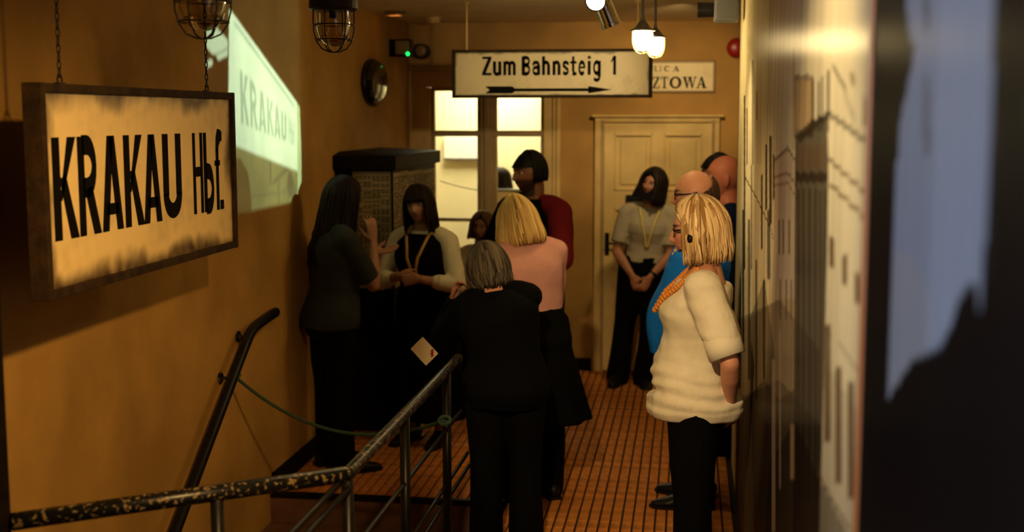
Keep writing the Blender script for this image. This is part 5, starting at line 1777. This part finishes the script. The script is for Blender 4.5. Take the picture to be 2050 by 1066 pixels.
# 5 blond bob in a pink knit
p = Person(1.665, 'f', lean=8, side=-5, W=1.10, bust=.022, belly=.012, butt=.012, back=.016, head=(12, -12, -5), headk=1.04, neck=.35, arms={
    'R': dict(w=(-.02, .150, .655), pole=(1, -.3, -.7), hd=(-1, .15, .1), pn=(0, -1, 0), curl=30),
    'L': dict(w=(.02, .165, .640), pole=(-1, -.3, -.7), hd=(1, .15, .1), pn=(0, -1, 0), curl=30)})
p.build((-.805, 6.52, 0), 32, 'person with blond bob in pink knit top and black skirt, seen from behind', SKP)
p.top('pink_top', C_pink, hem=.595, neck=.83, sleeve=1.75, inf=.013, sinf=.012, seed=51)
p.skirt(C_black, waist=.625, hem=.27, hw=.155, hd=.14, inf=.018, seed=52, shift=(.02, -.01))
p.trousers(C_black, waist=.58, inf=.013, seed=53, name='tights')
p.shoes(C_leather)
p.hair([(.48, .27, .07), (.95, .66, .25)], length=.118, vol=.020, flare=.030, curlin=.026, face_gap=50, locks=340, wave=.003, seed=6, top=5, cone=.22, width=.012)

# 6 man in black with maroon sleeves
p = Person(1.82, 'm', lean=2, W=.98, head=(-18, -2, 2), arms={
    'L': dict(w=(-.035, .120, .640), pole=(-1, -.15, -.25), hd=(1, .2, .05), pn=(0, -1, 0), curl=24),
    'R': dict(w=(.02, .150, .625), pole=(1, -.25, -.55), hd=(-1, .2, .05), pn=(0, -1, 0), curl=24)})
p.build((-.975, 8.0, 0), 148, 'tall bearded person in black with maroon sleeves before the window', (.22, .09, .045), beard=.85, brow=(.012, .007, .005))
p.top('maroon_shirt', C_maroon, hem=.50, sleeve=1.92, inf=.010, sinf=.020, seed=61)
p.top('black_front', C_black, hem=.49, neck=.842, sleeve=.75, inf=.024, sinf=.026, sides=(1,), seed=62)
p.trousers(C_black2, seed=63)
p.shoes(C_leather)
p.hair([(.006, .005, .004), (.012, .009, .008)], length=.004, vol=.010, back_only=(4, 74, 0), locks=0, seed=7)
p.hair([(.006, .005, .004), (.012, .009, .008)], length=.004, vol=.009, back_only=(10, 112, 78), locks=160, wave=.001, seed=8, width=.010, name='hair_back')

# 7 woman by the door
p = Person(1.66, 'f', lean=2, side=3, head=(-30, 8, -9), arms={
    'R': dict(w=(.050, .115, .520), pole=(1, -.6, 0), hd=(-.45, .15, -.8), pn=(-.3, -1, .0), curl=26),
    'L': dict(w=(-.030, .135, .525), pole=(-1, -.6, 0), hd=(.40, .12, -.85), pn=(.3, -1, .0), curl=26)})
p.build((-.42, 9.53, 0), 180, 'person with dark bob in short sleeved white blouse before the door', (.36, .15, .08), roll=6.5)
p.top('blouse', cloth('shaded_white_blouse', (.36, .31, .22)), hem=.575, neck=.832, sleeve=.78, inf=.014, sinf=.020, seed=71)  # shadow on the figure by the door put into the blouse colour
p.trousers(C_black, flare=.012, inf=.016, waist=.61, seed=72)
p.shoes(C_leather)
p.hair([(.009, .006, .005), (.020, .012, .009)], length=.115, vol=.022, flare=.018, face_gap=50, locks=240, seed=9, part=.012)
p.lanyard(C_lany2, zb=.65, off=.022)
mb = MB()
a_ = p.arm[-1]
d_ = nrm(a_['el'] - a_['wr'])
mb.tube([a_['wr'] + d_ * .022, a_['wr'] + d_ * .042], .033, 16)
mb.build('wristwatch', C_leather, p.o)

# 8 man in a blue jacket, profile
p = Person(1.765, 'm', lean=1, W=1.10, belly=.020, head=(0, -3, 0), headk=1.02)
p.build((.085, 6.58, 0), 86, 'balding person in glasses and a bright blue jacket behind the blond person in white', SKP, beard=.3)
p.top('blue_jacket', C_blue, folds=p.folds_std(.014, 83, -.6), hem=.45, sleeve=1.9, inf=.026, sinf=.018, seed=81, mod=lambda z, w, f, b: (w, f + .080 * float(1 - smoothstep(.50, .80, z)), b))
p.trousers(C_black2, seed=82)
p.shoes(C_leather)
p.hair([(.035, .016, .008), (.07, .035, .018)], length=.004, vol=.006, back_only=(48, 118, 88, 92), locks=190, wave=.001, seed=10, width=.010)
p.glasses()
p.headset(-1)
mb = MB()
for s_ in (1, -1):
    pts = [p.torso_pt(z, s_ * a, .034) for z, a in ((.83, 62), (.80, 40), (.77, 26), (.73, 14), (.69, 3))]
    for q in np.linspace(0, 1, 14):
        i = min(3, int(q * 4)); c_ = pts[i] + (pts[i + 1] - pts[i]) * (q * 4 - i)
        mb.lathe([(.001, -.010), (.008, -.006), (.0105, 0), (.008, .006), (.001, .010)], c_, 8, cap=False)
mb.build('bead_chain', mat('gold_beads', (.75, .42, .06), .3), p.o, smooth=True)

# 9 bald man cut by the mural edge
p = Person(1.80, 'm', W=1.0, head=(2, 6, 0), headk=1.06)
p.build((.245, 7.66, 0), 90, 'ruddy bald person in dark blue half hidden by the mural edge', (.62, .20, .12), brow=(.35, .13, .08))
p.top('navy_jacket', C_navy, hem=.47, neck=.845, sleeve=1.9, inf=.016, sinf=.016, seed=91)
p.trousers(C_black2, seed=92)
p.shoes(C_leather)

# 10 dark haired person behind him
p = Person(1.775, 'm', head=(0, 0, 0))
p.build((.235, 9.0, 0), 92, 'dark haired person almost hidden behind the ruddy bald person', (.36, .17, .09))
p.top('dark_jacket', C_black2, hem=.47, sleeve=1.9, inf=.016, sinf=.016, seed=101)
p.trousers(C_black2, seed=102)
p.shoes(C_leather)
p.hair([(.006, .005, .004), (.014, .010, .008)], length=.004, vol=.014, back_only=(4, 74, 0), locks=0, seed=12)
p.hair([(.006, .005, .004), (.014, .010, .008)], length=.004, vol=.013, back_only=(8, 112, 70), locks=160, wave=.001, seed=13, width=.012, name='hair_back')

# 11 blond woman in white leaning on the mural
bm_ = lambda z, w, f, b: (w + .028 * float(smoothstep(.775, .80, z)) * 1.0, f + .006, b + .008)
p = Person(1.72, 'f', lean=-5, W=1.07, belly=.030, bz=.575, bust=.010, butt=.006, head=(-2, -4, 0), headk=1.05, neck=.75, arms={
    'L': dict(w=(-.060, -.085, .510), pole=(-1, -.30, .1), hd=(.8, -.25, -.5), pn=(0, 1, 0), curl=25),
    'R': dict(w=(.060, -.085, .510), pole=(1, -.30, .1), hd=(-.8, -.25, -.5), pn=(0, 1, 0), curl=25)})
p.build((.040, 5.18, 0), 90, 'blond person in white blouse leaning back against the sepia mural', SKP)


def blouse_folds(co):
    z = co[:, 2] / 1.735
    q = co * np.array((1, 1, 3.2))
    n1 = pnoise(q, 13, 111, 3)
    lowz = smoothstep(.66, .54, z)
    ang = np.arctan2(co[:, 0], co[:, 1])
    hf = np.sin(co[:, 2] * 115 + 2.2 * np.sin(ang * 2.0) + 2.5 * pnoise(co, 9, 112, 2))
    return (.0060 * n1 + lowz * .0060 * (hf + .4)) * smoothstep(.476, .492, z) * smoothstep(.487, .505, z) + .0032 * pnoise(co, 40, 113, 2)


p.top('white_blouse', C_white, hem=.475, neck=.800, sleeve=.90, inf=.018, sinf=.024, seed=111, folds=blouse_folds, cuff=(C_white, .085), mod=lambda z, w, f, b: (w + .006 * float(smoothstep(.54, .49, z)), f + .038 * float(smoothstep(.545, .49, z)), b + .022 * float(smoothstep(.56, .49, z))))
p.trousers(C_black, waist=.52, flare=.014, inf=.010, tinf=-.004, seed=112, mod=lambda z, w, f, b: (w, min(f, .062), b - .01))
p.shoes(C_leather)
p.hair([(.30, .15, .045), (.84, .62, .32)], length=.110, vol=.016, flare=.004, face_gap=66, locks=480, wave=.007, curlin=.010, seed=14, width=.0085, part=.008)
p.glasses()
p.headset(-1, at=(.070, .030, -.020), sz=.7)
mb = MB()
for s_ in (1, -1):
    pts = [p.torso_pt(z, s_ * a, .030) for z, a in ((.835, 75), (.815, 52), (.79, 36), (.76, 20), (.72, 3))]
    for q in np.linspace(0, 1, 20):
        i = min(3, int(q * 4)); c_ = pts[i] + (pts[i + 1] - pts[i]) * (q * 4 - i)
        mb.lathe([(.001, -.012), (.010, -.007), (.0125, 0), (.010, .007), (.001, .012)], c_, 8, cap=False)
mb.build('bead_necklace', mat('amber_beads', (.62, .22, .03), .25), p.o, smooth=True)
_white = p

# 12 person in the office beyond the window
p = Person(1.56, 'f', head=(30, 0, 0))
p.build((-1.72, 11.5, 0), 20, 'dark haired person in the lit office beyond the window', SK)
p.top('jumper', C_navy, hem=.48, sleeve=1.9, inf=.012, sinf=.012, seed=121)
p.trousers(C_black2, seed=122)
p.shoes(C_leather)
p.hair([(.008, .006, .005), (.016, .011, .008)], length=.06, vol=.022, flare=.012, face_gap=56, locks=160, seed=15)
